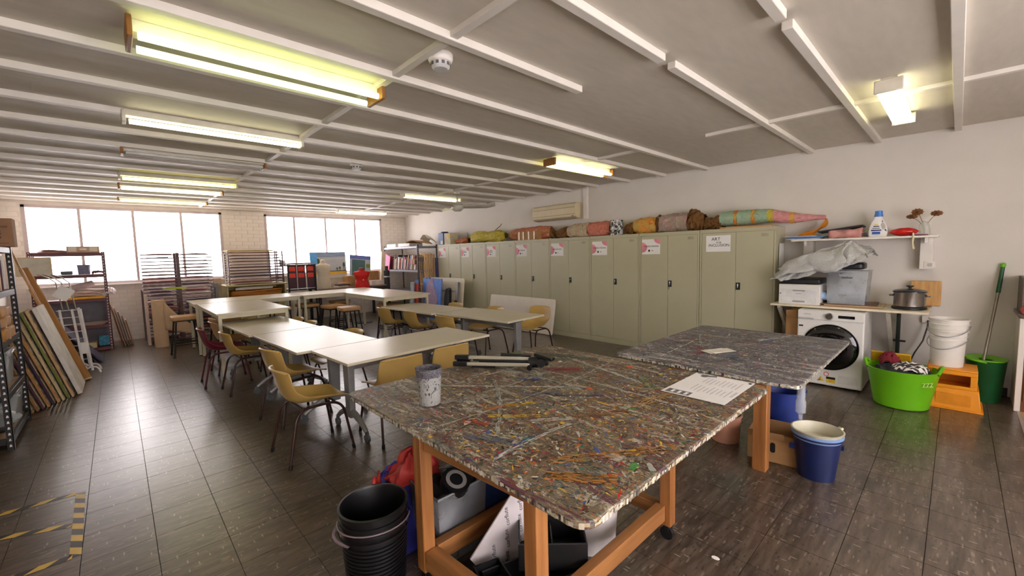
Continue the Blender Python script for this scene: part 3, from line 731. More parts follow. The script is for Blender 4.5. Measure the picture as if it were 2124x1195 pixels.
# ================================================================ laundry corner on the right wall
enamel = S('white_enamel', 228, 226, 222, rough=.3, var=.02)
dglass = S('dark_glass', 14, 14, 16, rough=.08, coat=.5)
FX = Matrix(((0,0,-1,0),(-1,0,0,0),(0,1,0,0),(0,0,0,1)))
def discx(x0, x1, y, z, r, n=36): return MB().cyl((x0, y, z), (x1, y, z), r, n=n)
t = thing('washing_machine', 'white front-loading washing machine with a black round door', 'washing machine', (5.6, .925, 0))
MB().box(0, .58, -.295, .295, .02, .845).build('body', enamel, t, bevel=.012)
MB().box(-.012, .004, -.292, .292, .742, .838).build('control_panel', enamel, t, bevel=.006)
MB().lathe([(.001,.0),(.036,0),(.038,.012),(.03,.03),(.001,.03)], 28, M=T(-.012, .0, .79) @ Matrix.Rotation(-PI/2, 4, 'Y')).build('dial', chrome, t)
MB().box(-.015, -.01, -.215, -.075, .775, .805).build('display', dglass, t)
MB().box(-.016, -.008, .14, .285, .742, .762).build('detergent_drawer_grip', S('grip_grey', 190, 190, 190), t, bevel=.004)
text('SAMSUNG', .014, 'brand_lettering', S('grey_ink', 120, 120, 124), t, T(-.0125, .2, .8) @ FX)
MB().box(-.003, .002, .24, .28, .655, .672).build('energy_tag', black, t)
d_ = MB().lathe([(.001,.03),(.12,.034),(.2,.026),(.235,.012),(.245,0),(.245,-.01)], 48, M=T(-.004, -.01, .45) @ Matrix.Rotation(-PI/2, 4, 'Y')).build('door', dglass, t)
MB().lathe([(.244,-.004),(.252,-.004),(.25,.012),(.243,.012)], 48, M=T(-.004, -.01, .45) @ Matrix.Rotation(-PI/2, 4, 'Y')).build('door_ring', S('dark_ring', 40, 40, 44, rough=.25, metal=.5), d_)
MB().box(-.003, .002, -.255, -.09, .065, .15).build('filter_flap', S('flap_white', 220, 218, 214, rough=.35), t, bevel=.002)
y_ = S('sticker_yellow', 232, 200, 60)
s_ = MB().box(-.003, .001, -.068, .012, .055, .12).build('energy_sticker', y_, t); MB().box(-.004, .001, -.068, .012, .096, .12).build('sticker_band', black, s_)
MB().add([(-.003, .09, .065), (-.003, .03, .065), (-.003, .06, .115)], ((0, 1, 2),)).build('warning_triangle', y_, t, solid=.002)
MB().lathe([(.018,0),(.024,0),(.024,.002),(.018,.002)], 20, M=T(-.002, .012, .148) @ Matrix.Rotation(-PI/2, 4, 'Y')).build('red_mark', S('sticker_red', 220, 90, 60), t)
text('4.5', .02, 'sticker_lettering', S('sticker_red_ink', 200, 60, 40), s_, T(-.0035, -.028, .075) @ FX)
for sy in (-.24, .24):
    for sx in (.05, .52): MB().cyl((sx, sy, 0), (sx, sy, .022), .02).build('foot', black, t)
# bench over the machine
t = thing('laundry_bench', 'cream wooden bench top on wall brackets over the washing machine', 'bench', (5.72, .85, 0))
MB().box(0, .68, -.68, .68, .855, .878).build('worktop', S('bench_cream', 226, 214, 188, rough=.5, var=.06), t, bevel=.003)
for y in (.6, -.38):
    MB().bar((.05, y, .85), (.62, y, .35), .03, .05).build('diagonal_brace', S('brace_white', 206, 200, 186), t)
    MB().box(.64, .68, y-.03, y+.03, .28, .856).build('wall_post', MATS['brace_white'], t)
# upper shelf
t = thing('wall_shelf', 'white wall shelf on plank brackets above the bench', 'shelf', (6.08, .78, 0))
MB().box(0, .32, -.64, .64, 1.615, 1.637).build('board', white_paint, t, bevel=.003)
for y in (-.55, .5):
    b_ = MB().box(.2, .32, y-.05, y+.05, 1.28, 1.615).build('bracket_plank', white_paint, t, bevel=.003)
    MB().box(.04, .22, y-.012, y+.012, 1.56, 1.615).build('bracket_arm', white_paint, b_)
p = thing('wall_socket', 'white power switch plate under the shelf bracket', 'socket', (6.28, .2, 1.33))
MB().box(-.004, .0, -.045, .045, -.035, .035).build('plate', white_paint, p, bevel=.002)
MB().box(-.02, -.004, -.02, .012, -.02, .012).build('rocker', S('socket_grey', 190, 188, 186), p, bevel=.002)
# printer
t = thing('printer', 'white laser printer with dark top on the bench', 'printer', (5.78, 1.255, .878))
MB().box(0, .4, -.205, .205, 0, .235).build('body', enamel, t, bevel=.008)
MB().box(.0, .4, -.2, .2, .236, .3).build('top_tray', S('printer_dark', 34, 34, 38, rough=.5), t, bevel=.02)
for z0, z1 in ((.015, .09), (.1, .175)):
    q = MB().box(-.005, .002, -.175, .175, z0, z1).build('paper_drawer', S('printer_white', 222, 222, 222, rough=.4), t, bevel=.002)
    MB().box(-.008, -.003, -.06, .06, z1-.062 if z0 < .05 else z1-.02, z1-.046 if z0 < .05 else z1-.006).build('drawer_grip', S('printer_grip', 150, 152, 154), q)
text('brother', .018, 'brand_lettering', S('dark_ink', 50, 50, 54), t, T(-.0055, .0, .128) @ FX)
MB().box(-.004, .001, .18, .192, .12, .13).build('power_button', black, t)
# clear tub of cleaning things
def tub(label, loc, w, d, h, name='clear_storage_tub', m=None, lid=None, rz=0, cat='storage tub', group=None):
    m = m or clear
    t = thing(name, label, cat, loc, rz, group)
    a, b = w/2, d/2; e = .9
    sh = MB(); th = .004
    v0 = [(-a*e,-b*e,0),(a*e,-b*e,0),(a*e,b*e,0),(-a*e,b*e,0)]; v1 = [(-a,-b,h),(a,-b,h),(a,b,h),(-a,b,h)]
    sh.add(v0 + v1, ((0,3,2,1),(0,1,5,4),(1,2,6,5),(2,3,7,6),(3,0,4,7)))
    sh.build('tub_body', m, t, solid=th)
    rim = MB(); rim.tube([(-a,-b,h),(a,-b,h),(a,b,h),(-a,b,h)], .008, 6, closed=True); rim.build('rim', m, t)
    for s in (-1, 1): MB().box(s*a-.012, s*a+.012, -.06, .06, h-.05, h-.03).build('grip', m, t)
    if lid: MB().prism(rrect(w+.02, d+.02, .03), h+.004, h+.022).build('lid', lid, t, bevel=.005)
    return t
t = tub('clear tall storage tub of cleaning bottles beside the printer', (6.0, .83, .905), .36, .36, .36)
MB().box(-.186, -.178, -.055, .04, .285, .3).build('handle_slot', S('slot_grey', 90, 94, 104), t)
bl_ = tag(MB().lathe([(.04,0),(.045,.01),(.045,.13),(.02,.17),(.012,.2),(.012,.21)], 18, M=T(5.9, .93, .96) @ Matrix.Rotation(-1.35, 4, 'X')).build('spray_bottle', S('pale_blue_plastic', 170, 200, 232, rough=.3)), 'pale blue bottle lying inside the clear tub', 'bottle')
tag(MB().prism(rrect(.3, .3, .04), .912, 1.0, T(6.0, .83, 0)).build('folded_dark_cloth', S('slate_cloth', 74, 84, 100, rough=.9), bevel=.02), 'dark folded cloth at the bottom of the clear tub', 'cloth')
tag(MB().prism(rrect(.24, .28, .04), 1.003, 1.08, T(6.0, .83, 0)).build('folded_lilac_cloth', S('lilac_cloth', 176, 180, 206, rough=.9), bevel=.025), 'lilac folded cloth on the dark cloth in the tub', 'cloth')
tag(MB().prism(rrect(.26, .22, .05), 1.285, 1.36, T(6.03, .8, 0)).build('black_tray', S('black_tray', 26, 30, 36, rough=.4), bevel=.02), 'black plastic tray across the top of the clear tub', 'tray')
# folders under the tub
for k, (z, dx, dy, cc) in enumerate(((.878, -.02, 0, (150, 110, 80)), (.887, .0, -.03, (196, 176, 140)), (.896, .01, .02, (120, 90, 70)))):
    tag(MB().obox((6.0+dx, .8+dy, z+.0045), (.42, .5, .008), (0, 0, .03*k)).build('portfolio', S('portfolio%d' % k, *cc, rough=.7)), ('brown', 'pale card', 'dark brown')[k] + ' portfolio folder lying under the clear tub', 'folder', 'portfolios under the tub')
# bubble wrap
WB = [(1.52,1.17,1.20),(1.42,1.155,1.28),(1.34,1.15,1.34),(1.2,1.20,1.43),(1.06,1.25,1.50),(.9,1.275,1.55),(.8,1.33,1.575),(.68,1.40,1.50),(.63,1.44,1.47)]
def wrapfn(u, v):
    k = u*(len(WB)-1); i = min(int(k), len(WB)-2); a = k-i; y, zb, zt = (WB[i][q]*(1-a) + WB[i+1][q]*a for q in range(3))
    p = Vector((u*6, v*3.4, 1.7)); cr = .05*(.5 - abs(noise.noise(p))*1.4) + .02*noise.noise(p*2.7)
    if v < .6: q = v/.6; return Vector((5.72 + .13*q**1.5 + cr, y + .02*math.sin(8*q + 5*u), zb + (zt-zb)*q**.8 + cr*.6))
    q = (v-.6)/.4; return Vector((5.85 + .36*q, y - .02*q, zt + .02*math.sin(PI*q) - .05*q*q + cr))
def bubble_material():
    M = S('bubble_wrap', 206, 206, 204, rough=.22, alpha=.8, var=.05); nt = M.node_tree; N = nt.nodes; L = nt.links; b = N['Principled BSDF']
    vo = N.new('ShaderNodeTexVoronoi'); vo.inputs['Scale'].default_value = 70; tc = N.new('ShaderNodeTexCoord'); L.new(tc.outputs['Object'], vo.inputs[0])
    bp = N.new('ShaderNodeBump'); bp.invert = True; bp.inputs['Strength'].default_value = .8; bp.inputs['Distance'].default_value = .008; L.new(vo.outputs[0], bp.inputs['Height']); L.new(bp.outputs[0], b.inputs['Normal']); return M
bm_ = bubble_material()
t = thing('bubble_wrap', 'crumpled bubble wrap sheet draped over printer and tub', 'bubble wrap', (0, 0, 0))
MB().grid(wrapfn, 90, 50).build('upper_sheet', bm_, t, solid=.012)
MB().grid(lambda u, v: wrapfn(.12 + u*.62, .02 + v*.5) + Vector((-.035 - .02*math.sin(9*u + 3*v), .03, .02 + .03*math.sin(6*u))), 34, 14).build('folded_over_sheet', bm_, t, solid=.012)
# slow cooker
t = thing('slow_cooker', 'stainless slow cooker with black lid and base', 'slow cooker', (5.98, .325, .878))
MB().lathe([(.001,0),(.14,0),(.15,.006),(.15,.022),(.14,.03),(.001,.03)], 40, sy=.92).build('base', black, t)
MB().lathe([(.13,.03),(.135,.035),(.138,.17),(.142,.176),(.001,.177)], 40, sy=.92).build('pot', S('brushed_steel', 176, 168, 162, rough=.25, metal=.9), t)
l_ = MB().lathe([(.146,.176),(.146,.186),(.13,.198),(.06,.212),(.001,.215)], 40, sy=.92).build('lid', S('smoked_glass', 44, 44, 46, rough=.12), t)
MB().lathe([(.012,.21),(.014,.225),(.03,.235),(.03,.245),(.001,.248)], 20).build('knob', black, l_)
for s in (-1, 1): MB().tube(arc((-.03, s*.128, .14), (-.02, s*.175, .14), (.03, s*.128, .14), 6), .01, 8).build('handle', chrome, t)
tag(MB().obox((6.3, .22, 1.02), (.025, .24, .27), (0, .15, 0)).build('chopping_board', woodmat('board_wood', srgb(190, 140, 80), srgb(214, 170, 110), .6), bevel=.01), 'wooden chopping board leaning behind the slow cooker', 'board')
# things on the upper shelf
SZ = 1.637
for k, (cc, yy, nm) in enumerate((((230, 232, 236), 1.28, 'white'), ((90, 130, 200), 1.25, 'blue'), ((70, 150, 225), 1.2, 'bright blue'), ((226, 226, 232), 1.26, 'top white'))):
    def fn(u, v, k=k, yy=yy): return Vector((6.1 + .26*v, yy + .2 - .34*u + .02*k, SZ + .006 + .011*k + .006*math.sin(7*u + k) * v))
    tag(MB().grid(fn, 12, 6).build('folded_bag', S('bag_%d' % k, *cc, rough=.45), solid=.007), nm + ' folded plastic bag in the pile at the left shelf end', 'plastic bag', 'folded bags on the shelf')
tag(MB().obox((6.22, .95, SZ+.105), (.24, .42, .018), (-.13, 0.04, 0)).build('laptop', S('charcoal_case', 38, 36, 40, rough=.5), bevel=.006), 'charcoal flat case slanting across the bags on the shelf', 'case')
def roll(u, v):
    a = 2*PI*u; rr = .055 + .008*math.sin(3*a + 9*v) + .006*math.sin(14*v); return Vector((6.16 + rr*math.cos(a)*1.1, 1.05 - .3*v, SZ + .052 + rr*.92*math.sin(a)))
tag(MB().grid(roll, 20, 14, True).build('pink_towel', S('pink_towel', 206, 148, 142, rough=.95, bump=.4, bscale=200), solid=.006), 'rolled dusty pink towel on the wall shelf', 'towel')
t = thing('cable_coil', 'loose dark cable beside the pink towel', 'cable', (6.2, .77, SZ))
MB().tube([(.05*math.cos(k*.55)*(1 + .1*math.sin(k)), .06*math.sin(k*.55), .008 + .0018*k) for k in range(26)], .0055, 6).build('coil', S('dark_cable', 60, 58, 60), t)
# detergent bottle with a moulded handle
t = thing('detergent_bottle', 'white detergent bottle with blue cap and printed label', 'bottle', (6.22, .622, SZ))
wp = S('bottle_white', 240, 238, 236, rough=.35, var=.01)
out = [(-.078,0),(.078,0),(.082,.05),(.075,.11),(.055,.17),(.034,.205),(.034,.225),(-.034,.225),(-.034,.205),(-.058,.16),(-.078,.11),(-.084,.05)]
hole = [(-.062,.09),(-.04,.085),(-.022,.11),(-.025,.15),(-.042,.158),(-.058,.13)]
bm = bmesh.new()
MP = Matrix(((0,0,1,0),(1,0,0,0),(0,1,0,0),(0,0,0,1)))
def loop(pts, z): return [bm.verts.new(MP @ Vector((x, y, z))) for x, y in pts]
n1, n2 = len(out), len(hole)
for z, fl in ((.042, 1), (-.042, -1)):
    A = loop([(x*(1), y) for x, y in out], z); B = loop(hole, z)
    es = [bm.edges.new((A[i], A[(i+1) % n1])) for i in range(n1)] + [bm.edges.new((B[i], B[(i+1) % n2])) for i in range(n2)]
    bmesh.ops.triangle_fill(bm, edges=es, use_beauty=True)
    if fl > 0: A1, B1 = A, B
for P, Q, n in ((A1, A, n1), (B1, B, n2)):
    for i in range(n): bm.faces.new((P[i], P[(i+1) % n], Q[(i+1) % n], Q[i]))
bmesh.ops.recalc_face_normals(bm, faces=bm.faces)
me = bpy.data.meshes.new('bottle_body'); bm.to_mesh(me); bm.free(); me.shade_smooth(); me.set_sharp_from_angle(angle=.9); me.materials.append(wp)
o = bpy.data.objects.new('bottle_body', me); C.objects.link(o); o.parent = t
md = o.modifiers.new('b', 'BEVEL'); md.width = .014; md.segments = 3; md.limit_method = 'ANGLE'; md.angle_limit = 1.0
MB().lathe([(.036,.225),(.04,.228),(.034,.262),(.034,.286),(.03,.29),(.001,.29)], 24).build('cap', S('cap_blue', 70, 130, 214, rough=.35), t)
lb = MB(); lb.prism([(.012 + .05*math.cos(2*PI*i/20), .075 + .066*math.sin(2*PI*i/20)) for i in range(20)], -.0445, -.0425, MP); lab = lb.build('label', S('label_white', 236, 238, 244), t)
for (cz, hh, w_, m_) in ((.045, .028, .07, S('label_blue', 50, 100, 190)), (.075, .014, .086, S('label_navy', 40, 50, 110)), (.118, .012, .05, S('label_grey', 60, 60, 80)), (.138, .01, .03, y_)):
    MB().box(-.0465, -.044, .012-w_/2, .012+w_/2, cz-hh/2, cz+hh/2).build('label_band', m_, lab)
MB().box(-.0466, -.044, -.02, .045, .094, .101).build('label_band', ink, lab)
def pouch(u, v):
    a = 2*PI*u; rr = math.sin(PI*min(.999, max(.001, v)))**.6
    return Vector((6.2 + .07*rr*math.cos(a), .41 + (v-.5)*-.24 , SZ + .047 + .044*rr*math.sin(a)*(1 + .12*math.sin(5*a + 6*v))))
t = thing('red_pouch', 'shiny red plastic bag with a dangling white tie', 'plastic bag', (0, 0, 0))
MB().grid(pouch, 20, 14, True).build('pouch', S('red_film', 200, 30, 26, rough=.2, var=.25, scale=30), t)
MB().tube([(6.1, .33, SZ+.03), (6.068, .325, SZ-.02), (6.066, .33, SZ-.07), (6.064, .32, SZ-.14)], [.006, .01, .007, .012], 6).build('tie', S('tie_cream', 226, 214, 180), t)
tag(MB().obox((6.2, .29, SZ+.01), (.1, .12, .012), (.1, .1, .4)).build('small_packet', S('packet_mauve', 170, 120, 130), bevel=.002), 'small mauve packet beside the glass vase', 'packet')
# vase of dried flowers
t = thing('flower_vase', 'clear glass bottle vase holding dried brown flowers', 'vase', (6.24, .252, SZ))
MB().lathe([(.001,.002),(.042,.002),(.044,.01),(.044,.11),(.03,.13),(.022,.14),(.022,.155)], 24).build('glass', S('vase_glass', 222, 226, 216, rough=.05, alpha=.35), t)
petal = S('dried_petal', 128, 82, 42, rough=.85, var=.3, scale=40)
tip = S('dried_tip', 190, 150, 110, rough=.9)
stem = S('dried_stem', 112, 104, 70)
for k, (dx, dy, dz, tl) in enumerate(((-.02, .06, .25, .5), (-.02, .1, .205, .9), (-.02, -.085, .225, -.7))):
    s_ = MB().tube(arc((0, 0, .03), (0, dy*.2, .15), (dx, dy*.85, dz-.02), 6), .003, 5).build('stem', stem, t)
    fl = MB()
    for ring, (rr, up, nn) in enumerate(((.052, .0, 10), (.036, .014, 8), (.02, .022, 6))):
        for q in range(nn):
            a = 2*PI*q/nn + ring; c_ = Vector((dx, dy, dz)); sq = (.75, .5, .6)[k]
            p1 = c_ + Vector((-up - .01, math.cos(a)*rr, math.sin(a)*rr*sq)); sd = Vector((0, -math.sin(a), math.cos(a)*sq))*rr*.42
            fl.add([c_, c_.lerp(p1, .6) + sd, p1, c_.lerp(p1, .6) - sd], ((0, 1, 2, 3),))
    fl.build('flower_head', petal, s_, solid=.004)
    MB().ball((dx-.02, dy, dz), (.012, .018, .014), 10, 6).build('flower_centre', S('flower_centre', 84, 46, 22), s_)
# box and mop handles beneath the bench
t = thing('cardboard_carton', 'narrow open cardboard carton between cupboard and washing machine', 'carton', (5.85, 1.31, 0))
MB().box(-.1, .1, -.06, .06, 0, .72).build('carton', card, t, bevel=.003)
for s in (-1, 1): MB().obox((s*.11, 0, .765), (.004, .11, .1), (0, s*.2, 0)).build('flap', card, t)
t = thing('drain_pipe', 'dark waste pipe with tap lever against the wall', 'pipe', (6.3, .42, 0))
MB().cyl((0, 0, .12), (0, 0, .8), .018).build('pipe', S('dark_green_pipe', 44, 56, 54), t)
MB().obox((-.01, 0, .48), (.02, .13, .02)).build('lever', S('dark_green_pipe', 44, 56, 54), t)
tag(MB().box(6.37, 6.4, .1, .24, .69, .77).build('power_point', white_paint, bevel=.004), 'white power point below the bench', 'socket')
tag(MB().tube([(6.365, .19, .72), (6.33, .19, .66), (6.32, .22, .5), (6.3, .28, .36), (6.28, .33, .2), (6.28, .35, .012)], .007, 6).build('extension_lead', S('cord_grey', 60, 58, 58)), 'grey cord hanging from the power point', 'cord')
# green laundry tub
t = thing('laundry_tub', 'lime green flexible tub full of clothes', 'tub', (5.44, .32, 0), .0)
lime = S('lime_plastic', 112, 190, 24, rough=.4, var=.04)
MB().lathe([(.001,.006),(.19,.004),(.2,.012),(.262,.36),(.27,.37),(.262,.372),(.19,.02),(.001,.02)], 44, sy=1.0).build('tub_body', lime, t)
for s in (-1, 1):
    MB().tube(arc((-.1, s*.245, .36), (0, s*.3, .47), (.1, s*.245, .36), 8), .014, 8).build('handle', lime, t)
text('ZZZ', .05, 'lettering', S('pale_green_ink', 190, 214, 130), t, T(-.18, -.185, .27) @ Matrix.Rotation(.78, 4, 'Z') @ Matrix.Rotation(.16, 4, 'Y') @ FX)
def clothfn(cx, cy, cz, rx, ry, hz, sd, tw=0):
    def fn(u, v):
        x = (u-.5)*2; y = (v-.5)*2; r2 = min(1, (x*x + y*y)*.72)
        p = Vector((x*1.6, y*1.6, sd*3.3)); z = hz*(1 - r2**1.4) + .03*(1 - 2*abs(noise.noise(p*1.5))) + .012*noise.noise(p*4)
        k = 1 - .22*max(0, abs(x*y)); X, Y = rx*x*k, ry*y*k
        return Vector((cx + X*math.cos(tw) - Y*math.sin(tw), cy + X*math.sin(tw) + Y*math.cos(tw), cz + z))
    return fn
def cloth(name, label, cx, cy, cz, rx, ry, hz, sd, m, cat='clothing', group=None, tw=0, n=34):
    return tag(MB().grid(clothfn(cx, cy, cz, rx, ry, hz, sd, tw), n, n).build(name, m, solid=.008), label, cat, group)
cloth('dark_garment', 'dark grey garment filling the green tub', 5.44, .32, .31, .2, .2, .06, 1, S('dark_garment', 44, 46, 54, rough=.95))
cloth('maroon_garment', 'maroon garment at the back of the green tub', 5.52, .42, .36, .08, .08, .1, 3, S('maroon_garment', 120, 30, 44, rough=.95))
def stripe_material():
    M = S('striped_fabric', 230, 226, 220, rough=.95); nt = M.node_tree; N = nt.nodes; L = nt.links; b = N['Principled BSDF']
    wv = N.new('ShaderNodeTexWave'); wv.inputs['Scale'].default_value = 9; wv.inputs['Distortion'].default_value = 5; tc = N.new('ShaderNodeTexCoord'); L.new(tc.outputs['Object'], wv.inputs[0])
    rp = N.new('ShaderNodeValToRGB'); e = rp.color_ramp.elements; e[0].position = .5; e[0].color = (*srgb(60, 60, 66), 1); e[1].position = .62; e[1].color = (*srgb(228, 222, 212), 1); L.new(wv.outputs[0], rp.inputs[0]); L.new(rp.outputs[0], b.inputs['Base Color']); return M
cloth('striped_garment', 'black and white striped garment on top of the tub', 5.38, .26, .345, .13, .13, .06, 5, stripe_material())
tag(MB().obox((5.63, .42, .40), (.02, .3, .16), (0, -.5, .0)).build('yellow_board', S('mustard_board', 206, 160, 24, rough=.6), bevel=.008), 'yellow board standing behind the green tub', 'board')
# orange step stool
t = thing('step_stool', 'orange plastic two-step stool under the white buckets', 'step stool', (5.78, -.01, 0), .0)
org = S('orange_plastic', 236, 150, 24, rough=.42, var=.04)
def frust(b, x0, x1, y0, y1, z0, z1, ins):
    return b.add([(x0,y0,z0),(x1,y0,z0),(x1,y1,z0),(x0,y1,z0),(x0+ins,y0+ins,z1),(x1-ins,y0+ins,z1),(x1-ins,y1-ins,z1),(x0+ins,y1-ins,z1)], ((0,3,2,1),(4,5,6,7),(0,1,5,4),(1,2,6,5),(2,3,7,6),(3,0,4,7)))
lo = frust(MB(), -.2, .2, -.2, .2, .01, .195, .022).build('lower_step', org, t, bevel=.008)
bx_ = MB(); bx_.box(-.178, -.15, -.165, .165, .195, .225); bx_.box(-.178, -.15, -.165, .165, .325, .36); bx_.box(-.178, -.15, -.165, -.12, .225, .325); bx_.box(-.178, -.15, .12, .165, .225, .325)
bx_.build('upper_front', org, t, bevel=.004)
MB().box(-.15, .17, -.165, -.14, .195, .36).build('upper_side', org, t); MB().box(-.15, .17, .14, .165, .195, .36).build('upper_side', org, t)
MB().box(.14, .17, -.14, .14, .195, .36).build('upper_back', org, t)
MB().box(-.178, .17, -.165, .165, .36, .378).build('top_step', org, t, bevel=.006)
MB().box(-.212, .212, -.212, .212, 0, .014).build('foot_flange', org, t, bevel=.004)
MB().box(-.196, -.186, -.13, .1, .04, .15).build('front_panel', S('orange_panel', 226, 140, 22, rough=.45), lo, bevel=.004)
MB().box(-.197, -.188, .13, .17, .08, .15).build('price_sticker', paper, lo)
# two stacked white buckets
def bucket(label, loc, r0, r1, h, m, wire=None, name='bucket', inner=None, tilt=None, group=None, wirem=None, ribs=()):
    t = thing(name, label, 'bucket', loc, 0, group)
    if tilt: t.rotation_euler = tilt
    pr = [(.001,.0),(r0,0)]
    for k in range(1, 12):
        z = h*k/11; r_ = r0 + (r1-r0)*k/11
        pr.append((r_, z))
    pr += [(r1+.008, h-.012), (r1+.009, h), (r1-.002, h+.001), (r1-.006, h-.01), (r0-.006, .012), (.001, .012)]
    MB().lathe(pr, 40).build('bucket_body', m, t)
    for z in ribs:
        r_ = r0 + (r1-r0)*z/h; MB().lathe([(r_-.002, z-.006), (r_+.008, z-.004), (r_+.008, z+.004), (r_-.002, z+.006)], 40).build('rib', m, t)
    if wire:
        a, drop, az = wire; pts = []
        for k in range(17):
            th = PI*k/16; pts.append((math.cos(th)*(r1+.012)*math.cos(a) - math.sin(th)*(r1+.03)*math.sin(a), math.cos(th)*(r1+.012)*math.sin(a) + math.sin(th)*(r1+.03)*math.cos(a), az - drop*math.sin(th)))
        hd = MB().tube(pts, .0035, 6).build('wire_handle', wirem or steel, t)
    return t
bw_ = S('white_pail', 228, 224, 216, rough=.4, var=.03)
bucket('lower white pail of the pair on the orange stool', (5.78, .03, .378), .112, .128, .34, bw_, wire=(1.2, .09, .26), group='white pails', ribs=(.29, .25))
bucket('upper white pail nested in the lower one', (5.78, .03, .47), .116, .135, .36, bw_, wire=(1.4, .1, .3), group='white pails', ribs=(.31, .265))
# mop bucket and broom
t = thing('mop_bucket', 'dark green mop bucket with lime wringer lid', 'bucket', (6.15, -.235, 0))
MB().lathe([(.001,.004),(.125,0),(.13,.01),(.165,.4),(.172,.41),(.16,.41),(.12,.02),(.001,.02)], 36, sy=.85).build('bucket_body', S('dark_green_plastic', 20, 84, 44, rough=.4), t)
MB().lathe([(.06,.395),(.172,.41),(.174,.42),(.06,.405)], 36, sy=.85).build('wringer_lid', lime, t)
MB().tube(arc((-.16, 0, .4), (-.19, .1, .42), (-.1, .13, .41), 6), .01, 6).build('pour_lip', lime, t)
t = thing('mop', 'green gripped mop handle leaning in the mop bucket', 'mop', (0, 0, 0))
MB().cyl((6.1, -.2, .2), (6.32, -.29, 1.05), .012).build('pole', S('mop_steel', 150, 142, 130, rough=.35, metal=.6), t)
MB().cyl((6.32, -.29, 1.05), (6.37, -.312, 1.31), .016).build('grip', S('dark_green_plastic', 20, 84, 44), t)
MB().lathe([(.008,-.02),(.02,-.02),(.02,.01),(.008,.02)], 14, M=T(6.372, -.313, 1.325)).build('hanging_loop', lime, t)
# kitchenette cupboard glimpsed at the right edge
t = thing('kitchenette_cupboard', 'brown timber cupboard beyond the side wall at right edge', 'cupboard', (5.9, -.9, 0))
brown = woodmat('brown_timber', srgb(110, 66, 40), srgb(134, 84, 52), .5)
MB().box(.0, .48, -.36, .45, .0, .86).build('carcass', brown, t, bevel=.003)
MB().box(-.05, .49, -.38, .5, .861, .9).build('benchtop', S('dark_benchtop', 96, 80, 72, rough=.35), t, bevel=.01)
MB().box(-.012, .0, -.34, -.01, .1, .84).build('door', brown, t, bevel=.003); MB().box(-.012, .0, .0, .44, .1, .84).build('door', brown, t, bevel=.003)
MB().box(.05, .49, .455, .48, .9, 1.22).build('splashback', S('dark_splash', 104, 92, 84), t)
cloth('red_cloth', 'red cloth hanging over the kitchenette benchtop edge', 5.9, -.47, .905, .08, .06, .03, 2, S('coral_cloth', 206, 92, 84, rough=.9))
# ================================================================ things on top of the cupboards
CT = 1.815
def noise_paint(name, cols, sc, rough=.75, bump=.6, stretch=None):
    if name in MATS: return MATS[name]
    M = bpy.data.materials.new(name); M.use_nodes = True; MATS[name] = M; nt = M.node_tree; N = nt.nodes; L = nt.links; b = N['Principled BSDF']
    tc = N.new('ShaderNodeTexCoord'); mp = N.new('ShaderNodeMapping'); L.new(tc.outputs['Object'], mp.inputs[0])
    if stretch: mp.inputs['Scale'].default_value = stretch
    nz = N.new('ShaderNodeTexNoise'); nz.inputs['Scale'].default_value = sc*1.8; nz.inputs['Detail'].default_value = 6; nz.inputs['Distortion'].default_value = 1.4; L.new(mp.outputs[0], nz.inputs[0])
    rp = N.new('ShaderNodeValToRGB'); L.new(nz.outputs[0], rp.inputs[0]); e = rp.color_ramp.elements; n = len(cols)
    while len(e) < n: e.new(.5)
    for i, (k, c) in enumerate(zip(e, cols)): k.position = .3 + .42*i/(n-1); k.color = (*srgb(*c), 1)
    L.new(rp.outputs[0], b.inputs['Base Color']); b.inputs['Roughness'].default_value = rough
    bp = N.new('ShaderNodeBump'); bp.inputs['Strength'].default_value = bump; bp.inputs['Distance'].default_value = .02; L.new(nz.outputs[0], bp.inputs['Height']); L.new(bp.outputs[0], b.inputs['Normal']); return M
def papier(y0, y1, prof, x, sd, wob=.1):
    n = len(prof)
    def fn(u, v):
        k = v*(n-1); i = min(int(k), n-2); a = k-i; rr = prof[i]*(1-a) + prof[i+1]*a; th = 2*PI*u
        rr *= 1 + .16*noise.noise(Vector((2*math.cos(th), 2*math.sin(th), sd + 7*v))) + .07*noise.noise(Vector((6*math.cos(th), 6*math.sin(th), sd + 20*v))) + wob*math.sin(3*th + sd + 5*v) + wob*.5*math.sin(7*th - sd + 13*v) + wob*.3*math.sin(23*v + 5*th)
        return Vector((x + rr*.95*math.cos(th), y0 + (y1-y0)*v, max(CT + .012, CT + max(prof)*.93 + rr*math.sin(th))))
    return MB().grid(fn, 40, 44, True)
XM = 6.2
yel = noise_paint('yellow_papier', [(120,104,30),(214,190,70),(180,170,60),(226,206,110),(150,120,40)], 9)
pnk = noise_paint('pink_papier', [(150,70,50),(206,130,110),(190,110,60),(214,160,120),(120,70,40)], 9)
grn = noise_paint('pale_green_papier', [(126,150,90),(196,200,160),(216,160,150),(170,190,140),(206,120,100)], 10)
red = noise_paint('coral_papier', [(190,80,60),(214,140,120),(206,110,90),(190,170,140)], 11)
orn = noise_paint('orange_papier', [(206,110,40),(230,160,70),(196,170,90),(214,130,60)], 8, stretch=(1, .4, 1))
mul = noise_paint('multi_papier', [(120,140,100),(170,170,150),(190,130,140),(150,160,120),(180,180,160)], 9)
mint = noise_paint('mint_papier', [(130,160,130),(166,190,160),(150,176,150),(190,200,176)], 9, stretch=(1, .5, 1))
rose = noise_paint('rose_papier', [(190,110,120),(220,160,160),(206,130,130),(226,190,180)], 9, stretch=(1, .4, 1))
fib = noise_paint('brown_fibre', [(84,52,22),(140,94,44),(112,74,32),(170,120,64)], 26, bump=1)
